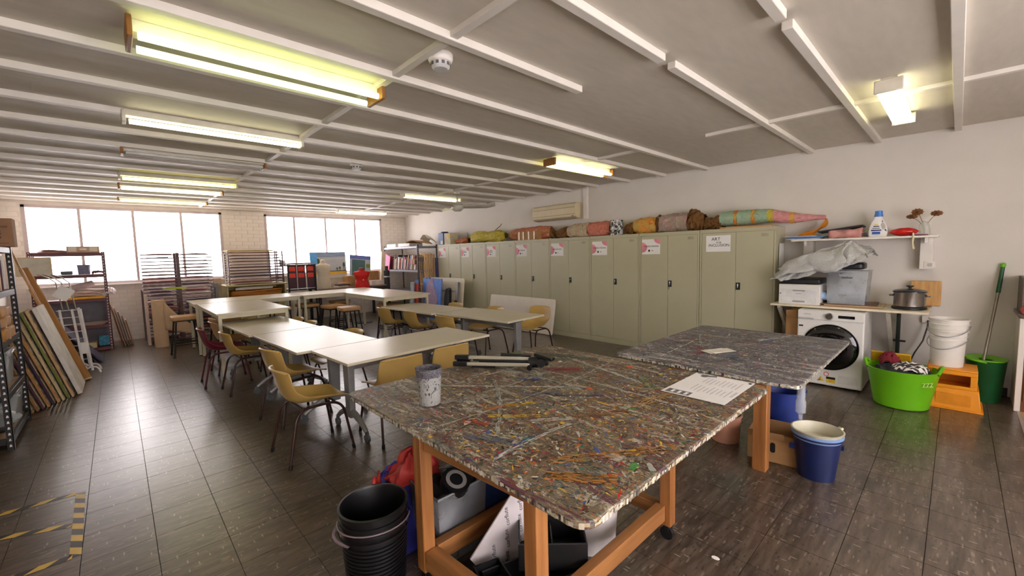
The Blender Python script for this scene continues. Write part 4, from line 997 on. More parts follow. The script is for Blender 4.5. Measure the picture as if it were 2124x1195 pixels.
# blue carton and cream carton at the far end
t = thing('water_filter_box', 'blue box with round lid at the far cupboard end', 'box', (6.15, 8.98, CT))
MB().box(-.12, .12, -.1, .12, .0, .3).build('box', S('blue_carton', 36, 84, 150, rough=.45), t, bevel=.01)
MB().cyl((0, .01, .3), (0, .01, .33), .09).build('lid', S('navy_lid', 40, 48, 66), t)
MB().box(-.124, -.119, -.08, .02, .02, .1).build('printed_panel', paper, t)
t = thing('cream_carton', 'cream carton with yellow sticker beside the blue box', 'box', (6.15, 8.72, CT))
MB().box(-.12, .12, -.14, .12, 0, .28).build('box', S('cream_carton', 206, 196, 164, rough=.7), t, bevel=.004)
MB().box(-.123, -.119, -.11, -.04, .17, .24).build('sticker', S('sticker_yellow', 232, 200, 60), t)
t = thing('paper_horn', 'small orange-brown papier-mache form on the second cupboard', 'sculpture', (0, 0, 0))
papier(8.45, 7.95, [.05, .035, .05, .07, .075, .06], XM-.08, 1, .15).build('body', noise_paint('rust_papier', [(120,60,24),(190,110,60),(160,90,40)], 14), t)
MB().tube([(6.08, 7.96, CT+.08), (6.08, 7.93, CT+.18), (6.08, 7.96, CT+.26)], [.012, .008, .004], 6).build('twig', S('dark_twig', 80, 50, 30), t)
t = thing('yellow_sculpture', 'bulging yellow papier-mache body on the third cupboard', 'sculpture', (0, 0, 0))
papier(7.92, 6.7, [.05, .1, .125, .125, .115, .1, .11, .13, .14, .12, .06], XM-.03, 2, .07).build('body', yel, t)
MB().tube([(6.3, 7.2, CT+.27), (6.32, 7.05, CT+.36), (6.3, 6.98, CT+.4)], .008, 6).build('wire', S('rust_wire', 120, 70, 50), t)
t = thing('pink_sculpture', 'pink and rust papier-mache body behind the brown carton', 'sculpture', (0, 0, 0))
papier(6.62, 5.45, [.07, .12, .135, .14, .14, .135, .14, .13, .1], XM+.05, 4, .09).build('body', pnk, t)
MB().grid(lambda u, v: Vector((XM+.05 + .1*math.cos(2*PI*u), 5.45 - .12*v, CT + .1*(1-.5*v) + (.1-.05*v)*math.sin(2*PI*u)*(1 + .2*math.sin(9*u+12*v)))), 16, 8, True).build('fibre_tail', fib, t)
t = thing('taped_carton', 'brown carton sealed with shiny tape on the fourth cupboard', 'carton', (6.1, 5.92, CT))
MB().box(-.09, .08, -.27, .27, 0, .17).build('carton', card, t, bevel=.004)
for y in (-.2, -.05, .1, .22): MB().box(-.093, -.088, y-.015, y+.015, .01, .165).build('tape', S('packing_tape', 206, 172, 130, rough=.15), t)
t = thing('green_pink_sculpture', 'pale green and coral papier-mache tube on the fifth cupboard', 'sculpture', (0, 0, 0))
papier(4.98, 4.5, [.1, .13, .13, .13, .13], XM, 5, .03).build('green_section', grn, t)
papier(4.5, 4.06, [.13, .13, .13, .13, .1], XM, 6, .03).build('coral_section', red, t)
papier(5.3, 4.98, [.05, .07, .1, .09], XM, 6, .16).build('fibre_end', fib, t)
t = thing('cow_print_carton', 'black and white patch-print carton between the sculptures', 'carton', (6.1, 3.92, CT))
cow = noise_paint('cow_print', [(20,20,24),(24,24,28),(236,234,232),(240,238,236)], 9, bump=0)
MB().box(-.07, .09, -.075, .065, 0, .25).build('carton', cow, t, bevel=.003)
t = thing('orange_sculpture', 'orange and grey papier-mache body with fibre end', 'sculpture', (0, 0, 0))
papier(3.62, 3.2, [.09, .125, .13, .13, .125], XM, 7, .04).build('orange_section', orn, t)
papier(3.2, 2.72, [.125, .135, .14, .145, .14], XM, 8, .04).build('grey_section', mul, t)
papier(3.22, 3.16, [.128, .14, .128], XM, 8, .02).build('dark_band', fib, t)
papier(2.72, 2.5, [.14, .16, .12, .08], XM, 3, .14).build('fibre_end', fib, t)
papier(3.8, 3.62, [.06, .1, .1], XM, 3, .14).build('fibre_start', fib, t)
t = thing('fibre_bundle', 'shaggy brown coconut fibre bundle between two sculptures', 'fibre bundle', (0, 0, 0))
papier(2.5, 2.26, [.07, .075, .08, .1, .1], XM, 3, .2).build('fibre', fib, t)
t = thing('fish_sculpture', 'long mint and pink papier-mache fish overhanging the last cupboard', 'sculpture', (0, 0, 0))
Y = [2.28, 2.095, 2.055, 1.886, 1.838, 1.70]; RR = [.105, .112, .112, .105, .104, .09]
nm = [('mint_section', mint), ('rust_stripe', orn), ('mint_section', mint), ('rust_stripe', orn), ('mint_section', mint)]
def tail(y0, y1, r0, r1, z0, z1, m, nme):
    def fn(u, v):
        th = 2*PI*u; rr = (r0*(1-v) + r1*v)*(1 + .04*math.sin(5*th + 9*v)); return Vector((XM + rr*math.cos(th), y0 + (y1-y0)*v, z0 + (z1-z0)*v + rr*.92*math.sin(th)))
    MB().grid(fn, 24, 6, True).build(nme, m, t)
ZF = CT + .145
for k in range(5): tail(Y[k], Y[k+1], RR[k], RR[k+1], ZF, ZF, nm[k][1], nm[k][0])
tail(1.70, 1.634, .093, .09, ZF, ZF-.01, yel, 'yellow_band'); tail(1.634, 1.458, .088, .072, ZF-.01, ZF-.045, rose, 'pink_section'); tail(1.458, 1.405, .076, .07, ZF-.045, ZF-.05, orn, 'orange_band')
tail(1.405, 1.208, .066, .036, ZF-.05, ZF-.06, rose, 'pink_section'); tail(1.208, 1.1, .036, .028, ZF-.06, ZF-.065, rose, 'tail_tip')
tag(MB().box(6.02, 6.3, 1.62, 2.24, CT, CT+.022).build('plywood_sheet', S('ply_edge', 196, 150, 96, rough=.7)), 'thin plywood sheet lying under the fish sculpture', 'board')
def obag(u, v):
    return Vector((6.17 + .1*v + .02*math.sin(7*u), 1.09 + .30*(u**1.6) + .03*math.sin(5*v)*u, 1.86 - .20*u - .05*u*v + .02*math.sin(9*u + 4*v)))
tag(MB().grid(obag, 16, 10).build('orange_bag', S('orange_film', 226, 140, 34, rough=.35, alpha=.85), solid=.012), 'crumpled orange plastic bag hanging below the fish tail', 'plastic bag')
# ================================================================ left side: black shelving and what leans on it
def slotted_post(b, x, y, z0, z1, w=.035):
    b.box(x-w/2, x+w/2, y-.002, y+.002, z0, z1); b.box(x-.002, x+.002, y-w/2, y+w/2, z0, z1)
slot_mat = S('slot_white', 214, 206, 206, rough=.6)
def shelving(label, x0, x1, ys, levels, ztop, postm, beamm, boardm, slots=True):
    t = thing('metal_shelving', label, 'shelving unit', ((x0+x1)/2, (ys[0]+ys[-1])/2, 0), 0, 'slotted metal shelving units')
    cx, cy = (x0+x1)/2, (ys[0]+ys[-1])/2
    for y in ys:
        for x in (x0, x1):
            sx = 1 if x == x0 else -1
            b = MB(); b.box(x-cx-.02, x-cx+.02, y-cy-.02, y-cy-.016, 0, ztop); b.box(x-cx-.02 if sx > 0 else x-cx+.016, x-cx-.016 if sx > 0 else x-cx+.02, y-cy-.02, y-cy+.02, 0, ztop)
            p = b.build('post', postm, t)
            if slots:
                s = MB(); n = int(ztop/.05)
                for k in range(n):
                    z = .03 + .05*k
                    s.add([(x-cx-.008, y-cy-.0206, z), (x-cx+.008, y-cy-.0206, z), (x-cx+.004, y-cy-.0206, z+.02), (x-cx-.004, y-cy-.0206, z+.02)], ((0, 1, 2, 3),))
                stuff(s.build('slot_holes', slot_mat, p))
    for z in levels:
        MB().box(x0-cx+.01, x1-cx-.01, ys[0]-cy, ys[-1]-cy, z-.012, z).build('shelf_board', boardm, t)
        for x in (x0, x1): MB().box(x-cx-.014, x-cx+.014, ys[0]-cy+.021, ys[-1]-cy-.021, z-.05, z+.004).build('beam', beamm, t, bevel=.003)
        for y in (ys[0], ys[-1]): MB().box(x0-cx+.021, x1-cx-.021, y-cy-.014, y-cy+.014, z-.05, z+.004).build('beam', beamm, t, bevel=.003)
    return t
ply = S('chipboard', 168, 140, 108, rough=.8)
shelving('black slotted shelving holding parcels at the left edge', -1.24, -.75, [5.42, 6.36], [.1, .46, .9, 1.32, 1.72], 1.74, blackm, blackm, ply)
# carton on top
t = thing('printed_carton', 'printed brown carton on top of the left shelving', 'carton', (-.89, 6.13, 1.727))
MB().box(-.22, .22, -.09, .09, 0, .26).build('carton', S('brown_carton', 150, 112, 84, rough=.85), t, bevel=.003)
text('THIS\nTOP', .05, 'lettering', S('carton_ink', 60, 40, 34), t, T(.1, -.0915, .1) @ Matrix.Rotation(PI/2, 4, 'X'))
MB().ball((.09, -.0905, .215), (.03, .001, .012), 10, 5).build('printed_mark', MATS['carton_ink'], t)
for z in (.175, .185, .03): MB().box(-.06, .19, -.0915, -.0895, z, z+.004).build('printed_line', MATS['carton_ink'], t)
# brown paper parcels
for k, (y, x, w, l, z, h) in enumerate(((5.75, -.93, .42, .5, .905, .1), (5.76, -.94, .4, .52, 1.007, .09), (5.74, -.92, .38, .46, 1.099, .085))):
    t = thing('paper_parcel', ('lowest', 'middle', 'top', 'farther lone')[k] + ' brown paper parcel on the left shelving', 'parcel', (x, y, z), 0, 'brown paper parcels')
    MB().box(-w/2, w/2, -l/2, l/2, 0, h).build('parcel', S('parcel_kraft', 186, 130, 62, rough=.7, var=.15, bump=.5, bscale=18), t, bevel=.015)
    MB().obox((0, 0, h/2), (w+.004, .035, h+.004)).build('tape', S('packing_tape', 206, 172, 130), t)
t = thing('polystyrene_offcut', 'small white offcut on top of the parcels', 'offcut', (-.86, 6.18, .905))
MB().obox((0, 0, .06), (.16, .2, .12), (.0, .0, .3)).build('block', S('offcut_white', 226, 214, 196, rough=.9), t, bevel=.008)
for k, (y, cc, hh) in enumerate((((5.8), (120, 40, 60), .3), (5.9, (214, 190, 160), .33), (6.0, (96, 52, 70), .28))):
    tag(MB().obox((-.95, y, 1.325 + hh/2), (.38, .03, hh), (.0, 0, 0)).build('picture_board', S('panel_%d' % k, *cc, rough=.7), bevel=.003), ('maroon', 'cream', 'plum')[k] + ' picture panel standing on the upper left shelf', 'panel', 'panels on the upper shelf')
tag(MB().obox((-.95, 6.05, 1.49), (.4, .02, .3), (.1, 0, 0)).build('white_board', paper), 'white board standing on the upper left shelf', 'board')
t = tub('clear plastic tub with lid on the bottom left shelf', (-.95, 6.12, .1), .38, .42, .26, m=clear2, lid=clear)
t = tub('plastic tub wrapped in film on the second left shelf', (-.97, 6.05, .462), .38, .4, .3, m=clear2)
tag(MB().grid(lambda u, v: Vector((-.95 + .38*(u-.5), 6.05 + .42*(v-.5), .765 + .02*math.sin(9*u)*math.cos(7*v) - .03*(abs(u-.5)+abs(v-.5)))), 12, 12).build('plastic_film', clear, solid=.006), 'crinkled plastic film over the wrapped tub', 'plastic film')
t = thing('plastic_bag', 'clear plastic bag with dark contents on the bottom shelf', 'plastic bag', (-.84, 5.72, .1))
MB().grid(lambda u, v: Vector((.11*math.cos(2*PI*u)*(1 + .25*math.sin(5*PI*u + 4*v))*math.sin(PI*(v*.92 + .06)), .17*math.sin(2*PI*u)*(1 + .2*math.sin(7*u + 9*v))*math.sin(PI*(v*.92 + .06)), .01 + .2*v)), 20, 10, True).build('bag_skin', clear, t)
MB().box(-.06, .05, -.1, .1, .005, .12).build('contents', S('dark_contents', 40, 40, 46), t, bevel=.02)
# canvases and frames leaning against the shelving
cols = [((96,70,56), 'dark brown'), ((140,110,90), 'taupe'), ((80,60,70), 'smoky'), ((160,120,80), 'tan'), ((150,104,58), 'brown timber-edged'), ((90,52,66), 'plum-edged'), ((176,128,72), 'pale timber-edged'), ((64,40,60), 'dark purple'), ((186,140,84), 'honey timber-edged'), ((196,176,130), 'cream'), ((120,126,60), 'olive painted'), ((206,168,120), 'natural canvas')]
for k, (cc, nm_) in enumerate(cols):
    k2 = k - 4; xb = -.705 + .034*k2; y0 = 6.6 + .06*max(k2, -1); y1 = y0 + .6; xt = xb - .30; h = 1.0 + .012*k2; th = .02
    M4 = T(xb, 0, 0) @ Matrix.Rotation(math.atan2(xt-xb, h), 4, 'Y')
    t = thing('leaning_canvas', nm_ + ' stretched canvas leaning in the stack on the left', 'canvas', (0, 0, 0), 0, 'canvases leaning on the shelving')
    MB().box(-th/2, th/2, y0, y1, .008, h, M4).build('stretcher', S('canvas_edge_%d' % k, *cc, rough=.75), t, bevel=.002)
    MB().box(th/2, th/2+.003, y0+.01, y1-.01, .02, h-.01, M4).build('painted_face', noise_paint('canvas_face_%d' % k, [cc, (200, 190, 170), (130, 100, 80), cc], 5, bump=.1), t)
t = thing('white_canvas', 'large white-edged canvas at the front of the leaning stack', 'canvas', (0, 0, 0))
M4 = T(-.415, 0, 0) @ Matrix.Rotation(math.atan2(-.30, 1.1), 4, 'Y')
MB().box(-.02, .022, 7.12, 7.75, .01, 1.1, M4).build('stretcher', S('canvas_white', 226, 220, 212, rough=.7, bump=.2, bscale=80), t, bevel=.003)
MB().box(-.021, .023, 7.125, 7.13, .0, .012, M4).build('scuffed_foot', S('canvas_scuff', 176, 120, 70), t)
# long poles
for k, (xb, yb, xt, yt, zt, w_, nm_) in enumerate(((-.47, 7.85, -.92, 7.98, 1.74, .03, 'tallest pale'), (-.44, 7.9, -.86, 8.05, 1.5, .04, 'slotted brown'), (-.41, 7.83, -.8, 7.95, 1.25, .025, 'short honey'))):
    t = thing('timber_batten', nm_ + ' timber batten leaning beside the cardboard tube', 'batten', (0, 0, 0), 0, 'long battens leaning on the left')
    MB().bar((xb, yb, .01), (xt, yt, zt), w_, .02).build('batten', woodmat('lath_wood', srgb(176, 124, 74), srgb(204, 156, 100), .6), t)
    if k == 1:
        s = MB(); p0, p1 = Vector((xb, yb, .01)), Vector((xt, yt, zt))
        for q in range(22):
            c = p0.lerp(p1, (q+2)/26); s.obox(c + Vector((.004, -.012, 0)), (.012, .012, .03), (0, -.27, 0))
        stuff(s.build('slots', S('slot_dark', 50, 34, 28), t))
t = thing('cardboard_tube', 'long cardboard tube leaning in front of the white wire rack', 'tube', (0, 0, 0))
MB().cyl((-.385, 7.93, .012), (-.88, 8.42, 1.5), .046, n=24).build('tube', S('tube_kraft', 168, 118, 62, rough=.7, var=.05), t)
MB().cyl((-.383, 7.928, .007), (-.387, 7.932, .02), .048, n=24).build('end_cap', S('tube_cap', 206, 190, 160), t)
# white wire rack
t = thing('wire_rack', 'white wire garment rack with curved feet', 'rack', (-.42, 8.45, 0))
wm = S('white_wire', 226, 222, 222, rough=.4)
for (x, y) in ((-.12, -.1), (0, -.13), (.08, -.12), (.05, .12)): MB().cyl((x - .06, y, .93), (x, y, .05), .014).build('upright', wm, t)
for k in range(9):
    z = .12 + .1*k; s = -.06*z/.93
    MB().tube([(-.15+s, -.11, z), (.08+s, -.12, z), (.05+s, .12, z)], .005, 6).build('wire', wm, t)
for y in (-.12, .12):
    MB().tube(arc((-.1, y, .1), (-.02, y, .16), (.03, y, .08), 5) + arc((.03, y, .08), (.14, y-.02, .14), (.16, y-.02, .01), 6), .012, 8).build('curved_foot', wm, t)
for k, (x, y) in enumerate(((-.09, -.12), (-.02, -.12), (-.16, .1))):
    MB().tube([(x, y, .92), (x-.04, y, 1.3), (x-.1, y, 1.37), (x-.2, y, 1.42)], .008, 6).build('rail', chrome, t)
MB().box(-.02, .06, -.135, -.13, .3, .46).build('white_card', paper, t)
tag(MB().obox((-.54, 8.3, 1.16), (.16, .01, .17), (.2, .6, .3)).build('hanging_note', paper), 'white handwritten note hanging on the wire rack', 'note')
for k in range(5):
    xb = -.26 - .05*k; h = .72 - .04*k
    tag(MB().box(-.01, .01, 9.15 + .03*k, 9.75, .01, h, T(xb, 0, 0) @ Matrix.Rotation(-.62, 4, 'Y')).build('painted_board', S('dark_panel_%d' % (k % 3), *((52, 50, 78), (60, 44, 44), (40, 38, 46))[k % 3], rough=.6)), ('front navy', 'second brown', 'third charcoal', 'fourth navy', 'rear brown')[k] + ' painted panel leaning low behind the wire rack', 'panel', 'dark panels behind the wire rack')
# second shelving unit in front of the window
redm = S('red_brown_metal', 96, 50, 58, rough=.5)
t = shelving('red-brown slotted shelving in front of the left window', -1.02, -.15, [10.42, 10.86], [.06, .46, .93, 1.36, 1.74], 1.76, redm, redm, redm)
MB().box(-.43, .43, .205, .212, .06, .93).build('back_panel', S('grey_back_panel', 118, 112, 122, rough=.6), t)
t = thing('archive_tray', 'shallow brown carton tray with hand hole on the shelf top', 'carton', (-.39, 10.6, 1.745))
b = MB(); b.box(-.2, .2, -.15, -.146, 0, .11); b.box(-.2, .2, .146, .15, 0, .11); b.box(-.2, -.196, -.146, .146, 0, .11); b.box(.196, .2, -.146, .146, 0, .11); b.box(-.2, .2, -.15, .15, 0, .004)
b.build('tray', S('tray_card', 190, 160, 136, rough=.85), t)
MB().prism(rrect(.09, .03, .014), -.152, -.1505, T(0, 0, .06) @ Matrix(((1,0,0,0),(0,0,1,0),(0,1,0,0),(0,0,0,1)))).build('hand_hole', S('hole_pale', 236, 222, 214), t)
for s in (-1, 1): MB().box(s*.13-.05, s*.13+.05, -.1525, -.1505, .02, .1).build('label_patch', S('patch_pale', 222, 206, 190), t)
for k in range(5):
    tag(MB().obox((-.82 + .03*k, 10.62, 1.75 + .009*k), (.34, .36 - .03*k, .006), (0, .02*k, .2*k - .3)).build('paper_sheaf', S('sheaf_%d' % (k % 2), *((190, 150, 140), (170, 120, 110))[k % 2], rough=.8)), ('bottom', 'second', 'third', 'fourth', 'top')[k] + ' loose paper sheaf on the left of the shelf top', 'paper', 'papers on the shelf top')
t = thing('framed_canvas', 'large framed blank canvas on the second shelf', 'picture', (-.97, 10.35, 1.365))
MB().box(-.2, .2, -.012, .012, 0, .31).build('frame', S('frame_cream', 206, 180, 140, rough=.6), t, bevel=.003); MB().box(-.18, .18, -.015, -.011, .02, .29).build('canvas', S('canvas_grey', 196, 190, 176, rough=.8), t)
bucket('grey paint pail on the second shelf by the window', (-.41, 10.6, 1.364), .075, .085, .17, S('grey_pail', 120, 122, 150, rough=.5, var=.25, scale=12), wire=(.3, .05, .14))
cloth('crumpled_rag', 'small crumpled rag on the second shelf', -.24, 10.6, 1.366, .08, .08, .03, 4, S('rag_brown', 110, 70, 80, rough=.9), cat='rag')
tag(MB().obox((-.62, 10.6, 1.4), (.14, .2, .06)).build('green_tin', S('green_tin', 70, 92, 96, rough=.5), bevel=.01), 'dark green tin beside the paint pail', 'tin')
tag(MB().cyl((-.72, 10.5, 1.08), (-.32, 10.66, 1.2), .055, n=20).build('fabric_roll', S('fabric_grey', 196, 176, 176, rough=.9)), 'grey fabric roll lying on the third shelf', 'roll')
for k in range(9):
    def fn(u, v, k=k): return Vector((-.6 + .42*u + .01*k, 10.44 + .36*v, .985 + .014*k + .012*math.sin(4*u + k) + .008*math.sin(6*v)))
    tag(MB().grid(fn, 8, 6).build('paper_stack', S('stackp_%d' % (k % 3), *((206, 178, 160), (186, 150, 140), (222, 200, 190))[k % 3], rough=.85), solid=.008), 'crumpled sheet %s in the paper heap on the third shelf' % ('lowest', 'second lowest', 'third from bottom', 'fourth from bottom', 'in the middle', 'fourth from top', 'third from top', 'second from top', 'topmost')[k], 'paper', 'paper heap on the third shelf')
tag(MB().obox((-.42, 10.58, .957), (.5, .34, .04), (0, 0, .02)).build('yellow_folder', S('yellow_folder', 226, 160, 40, rough=.6), bevel=.004), 'yellow folder under the paper heap', 'folder')
cloth('white_plastic_bag', 'white plastic bag spilling off the third shelf end', -.12, 10.5, .97, .1, .12, .12, 6, S('white_film', 222, 206, 214, rough=.3), cat='plastic bag')
for k in range(4): tag(MB().obox((-.42 + .02*k, 10.6, .468 + .01*k), (.4, .3, .007), (0, 0, .1*k - .15)).build('card_sheet', S('cards_%d' % (k % 2), *((150, 124, 116), (196, 170, 156))[k % 2], rough=.8)), ('lowest', 'second', 'third', 'top')[k] + ' card sheet in the thin pile on the fourth shelf', 'card', 'cards on the fourth shelf')
tag(MB().obox((-.24, 10.5, .17), (.14, .012, .18), (.1, 0, 0)).build('small_blue_picture', noise_paint('blue_picture', [(30,60,90),(90,170,200),(50,110,150),(140,200,220)], 12, bump=0)), 'small bright blue picture on the bottom shelf', 'picture')
tag(MB().obox((-.5, 10.55, .11), (.32, .28, .09)).build('cream_box', S('cream_box', 206, 190, 150, rough=.7), bevel=.003), 'flat cream box on the bottom shelf', 'box')
for k in range(5):
    x = -.0 + .035*k
    tag(MB().box(-.008, .008, -.22 + .02*k, .2, .008, .82 - .08*k, T(x, 10.72, 0) @ Matrix.Rotation(-.16, 4, 'Y')).build('timber_offcut', S('offcut_%d' % (k % 3), *((124, 84, 66), (150, 100, 76), (110, 100, 100))[k % 3], rough=.75)), ('innermost', 'second', 'middle', 'fourth', 'outermost')[k] + ' timber offcut leaning on the red-brown shelving', 'timber', 'offcuts leaning at the shelf end')
# yellow and black floor tape
tp = MB()
ty = S('tape_yellow', 214, 176, 70, rough=.4); tk = S('tape_black', 48, 42, 42, rough=.4)
def tape(label, p0, p1, w_=.048):
    p0, p1 = Vector((*p0, .0)), Vector((*p1, .0)); L_ = (p1-p0).length; a = math.atan2(p1.y-p0.y, p1.x-p0.x)
    t = thing('floor_tape', label, 'tape', (*p0.xy, .0008), a, 'hazard tape strips on the floor')
    MB().box(0, L_, -w_/2, w_/2, -.0006, .0004).build('strip', tk, t)
    k = 0; s = w_*1.0; pz_ = .075
    while k*pz_*2 < L_:
        x0 = k*pz_*2; x1 = min(L_, x0+pz_)
        pts = [(x0, -w_/2), (x1, -w_/2), (min(L_, x1+s), w_/2), (min(L_, x0+s), w_/2)]
        MB().add([(x, y, .0009) for x, y in pts], ((0, 1, 2, 3),)).build('stripe', ty, t); k += 1
tape('right-hand strip of the hazard-tape square on the floor', (-.268, 3.15), (-.285, 4.02))
tape('far slanted strip of the hazard-tape square', (-.82, 4.04), (-.31, 4.03))
tape('middle hazard strip crossing the square', (-1.0, 3.87), (-.3, 3.55))
tape('near strip of the hazard-tape square', (-.9, 3.17), (-.28, 3.16))
# ================================================================ far wall: racks, plan cabinet, dress forms, bookshelf
rackm = S('rack_brown', 92, 62, 62, rough=.5)
ORD = 'first second third fourth fifth sixth seventh eighth ninth tenth eleventh twelfth thirteenth fourteenth fifteenth sixteenth seventeenth eighteenth nineteenth twentieth twenty-first twenty-second twenty-third twenty-fourth twenty-fifth twenty-sixth'.split()
nmc = {(150,80,80): 'dusty red', (120,90,110): 'mauve', (90,60,76): 'plum', (196,180,176): 'pale', (104,84,96): 'grey-mauve', (160,120,110): 'pinkish tan', (84,70,90): 'slate purple', (140,60,60): 'brick red'}
def drying_rack(label, x0, x1, y0, y1, z0, z1, n, posts, pm, seed, dense=.35, side=None):
    t = thing('drying_rack', label, 'drying rack', (0, 0, 0), 0, 'print drying racks')
    rnd = random.Random(seed)
    for q, x in enumerate(posts):
        pw = .026 if (len(posts) > 2 and q == 1 and z0 < .5) else .009; zt = z1 + .02 if (z0 > .5 or q == 1) else 1.02
        MB().box(x-pw, x+pw, y0+.004, y0+.03, z0, zt).build('post', pm, t); MB().box(x-pw, x+pw, y1-.03, y1-.004, z0, zt).build('post', pm, t)
    xs = [x0] + [p for p in posts if x0+.05 < p < x1-.05] + [x1]
    for k in range(n):
        z = z0 + .04 + (z1-z0-.05)*k/(n-1)
        for a, c in zip(xs, xs[1:]):
            b = MB(); b.tube([(a+.02, y0, z), (c-.02, y0, z), (c-.02, y1, z), (a+.02, y1, z)], .008, 5, closed=True); b.box(a+.012, c-.012, y0-.006, y0+.006, z-.011, z+.007)
            for q in range(1, 5): xx = a + (c-a)*q/5; b.bar((xx, y0, z), (xx, y1, z), .004, .004)
            b.build('wire_tray', rackm, t)
            dn = dense if z > 1.05 or z0 > .5 else .85
            if rnd.random() < dn:
                xa = a + .03 + rnd.random()*.1; xb = c - .03 - rnd.random()*.12
                cc = rnd.choice(((150,80,80),(120,90,110),(90,60,76),(196,180,176),(104,84,96),(160,120,110),(84,70,90),(140,60,60)))
                def fn(u, v): return Vector((xa + (xb-xa)*u, y0 - .01 + (y1-y0-.04)*v, z + .008 + .01*math.sin(3*u + k)*(1-v)*rnd.random()))
                tag(MB().grid(fn, 6, 3).build('drying_print', S('print_%d_%d_%d' % cc, *cc, rough=.8), solid=.013), nmc[cc] + ' print on the %s tray from the bottom, %s' % (ORD[k], side[xs.index(a)]), 'print', 'prints on the drying racks')
drying_rack('tall two-bay print drying rack in front of the left window', .33, 1.44, 10.35, 10.85, .02, 1.7, 26, [.33, .88, 1.44], rackm, 4, .6, ['tall rack left bay', 'tall rack right bay', ''])
tag(MB().box(.62, .98, 10.34, 10.36, 1.02, 1.06).build('green_folio', S('lime_folio', 176, 190, 50, rough=.6), bevel=.004), 'lime green folio poking from the tall rack', 'folio')
tag(MB().obox((.36, 10.28, .48), (.03, .1, .94), (0, 0, .2)).build('white_plank', S('plank_pale', 206, 186, 170, rough=.7), bevel=.003), 'pale plank standing at the left of the tall rack', 'plank')
t = thing('paper_roll', 'standing kraft paper roll with a loose torn sheet', 'paper roll', (.52, 9.98, 0))
rollm = S('roll_kraft', 206, 174, 142, rough=.8, var=.06)
MB().lathe([(.02,.01),(.105,0),(.105,.86),(.02,.86)], 30).build('roll', rollm, t)
def sheet(u, v):
    z = .28 + (.52 - .52*max(0, u-.05))*v*(1-.55*u) + .03*(1-u); return Vector((.06 + .50*u, -.09 - .03*math.sin(3*u), z - .12*u*(1-v)))
MB().grid(sheet, 14, 8).build('loose_sheet', rollm, t, solid=.003)
# pale boards behind
tag(MB().obox((1.56, 10.95, .6), (.16, .03, 1.15), (.05, 0, 0)).build('pale_board', S('board_beige', 196, 170, 146, rough=.7)), 'pale beige board between the tall rack and plan cabinet', 'board')
tag(MB().obox((1.5, 10.8, .55), (.12, .02, 1.05), (.06, 0, 0)).build('grey_speckled_board', S('board_grey', 150, 150, 150, rough=.7, var=.3, scale=60)), 'grey speckled board beside the tall rack', 'board')
# plan cabinet
t = thing('plan_cabinet', 'olive plan chest with open top shelf and flat drawers', 'cabinet', (2.19, 10.65, 0))
olive = S('olive_metal', 178, 164, 112, rough=.5, var=.05)
b = MB(); b.box(-.56, .56, -.35, .4, 0, .77); b.box(-.56, -.53, -.35, .4, .77, 1.0); b.box(.53, .56, -.35, .4, .77, 1.0); b.box(-.53, .53, .36, .4, .77, 1.0)
b.build('carcass', olive, t)
MB().box(-.58, .58, -.37, .4, 1.0, 1.03).build('top', olive, t, bevel=.004)
for k in range(7):
    z = .06 + .1*k; dr = MB().box(-.525, .525, -.362, -.348, z, z+.09).build('drawer', olive, t, bevel=.003)
    MB().box(-.06, .1, -.366, -.36, z+.04, z+.065).build('label_slot', S('label_pale', 214, 206, 190), dr)
    for s in (-1, 1): MB().box(s*.3-.08, s*.3+.08, -.367, -.36, z+.035, z+.05).build('recess_grip', S('grip_dark', 66, 56, 40), dr)
for k in range(5):
    def fn(u, v, k=k): return Vector((2.19 - .5 + .95*u + .01*k, 10.33 + .6*v, .78 + .028*k + .012*math.sin(3*u + k)))
    tag(MB().grid(fn, 10, 4).build('kraft_sheets', S('kraftsheet_%d' % (k % 2), *((196, 130, 56), (176, 112, 50))[k % 2], rough=.7), solid=.02), ('lowest', 'second', 'middle', 'fourth', 'top')[k] + ' kraft paper bundle inside the plan cabinet shelf', 'paper', 'kraft bundles in the plan cabinet')
tag(MB().cyl((1.8, 10.42, .945), (2.5, 10.4, .945), .03, n=16).build('white_roll', S('roll_white', 222, 214, 206, rough=.7)), 'white paper roll lying on the kraft bundles', 'paper roll')
drying_rack('short print rack standing on the plan cabinet', 1.72, 2.75, 10.45, 10.95, 1.03, 1.72, 11, [1.72, 2.6, 2.75], S('rack_purple', 96, 72, 86, rough=.5), 9, .95, ['short rack main bay', 'short rack end bay', ''])
tag(MB().box(1.72, 2.6, 10.45, 10.95, 1.745, 1.76).build('yellow_topped_board', S('mustard_edge', 206, 180, 100, rough=.7)), 'mustard-edged board lying over the short print rack', 'board')
t = thing('slotted_strip', 'white slotted strip standing at the left end of the short rack', 'strip', (1.66, 10.42, 1.035))
MB().box(-.025, .025, 0, .012, 0, .66).build('strip', S('strip_white', 232, 220, 220, rough=.5), t)
for k in range(12): MB().box(-.008, .008, -.002, .0, .03+.052*k, .06+.052*k).build('slot', ink, t)
t = thing('paper_towel_roll', 'white roll on a wire arm beside the black frame stand', 'paper roll', (2.78, 10.6, 1.46))
MB().lathe([(.012,-.05),(.06,-.05),(.06,.05),(.012,.05)], 22, M=Matrix.Rotation(PI/2, 4, 'Y')).build('roll', paper, t); MB().bar((.0, 0, 0), (.14, 0, -.04), .012, .012).build('arm', blackm, t)
MB().bar((.14, 0, -.04), (.14, 0, -.62), .012, .012).build('post', blackm, t)
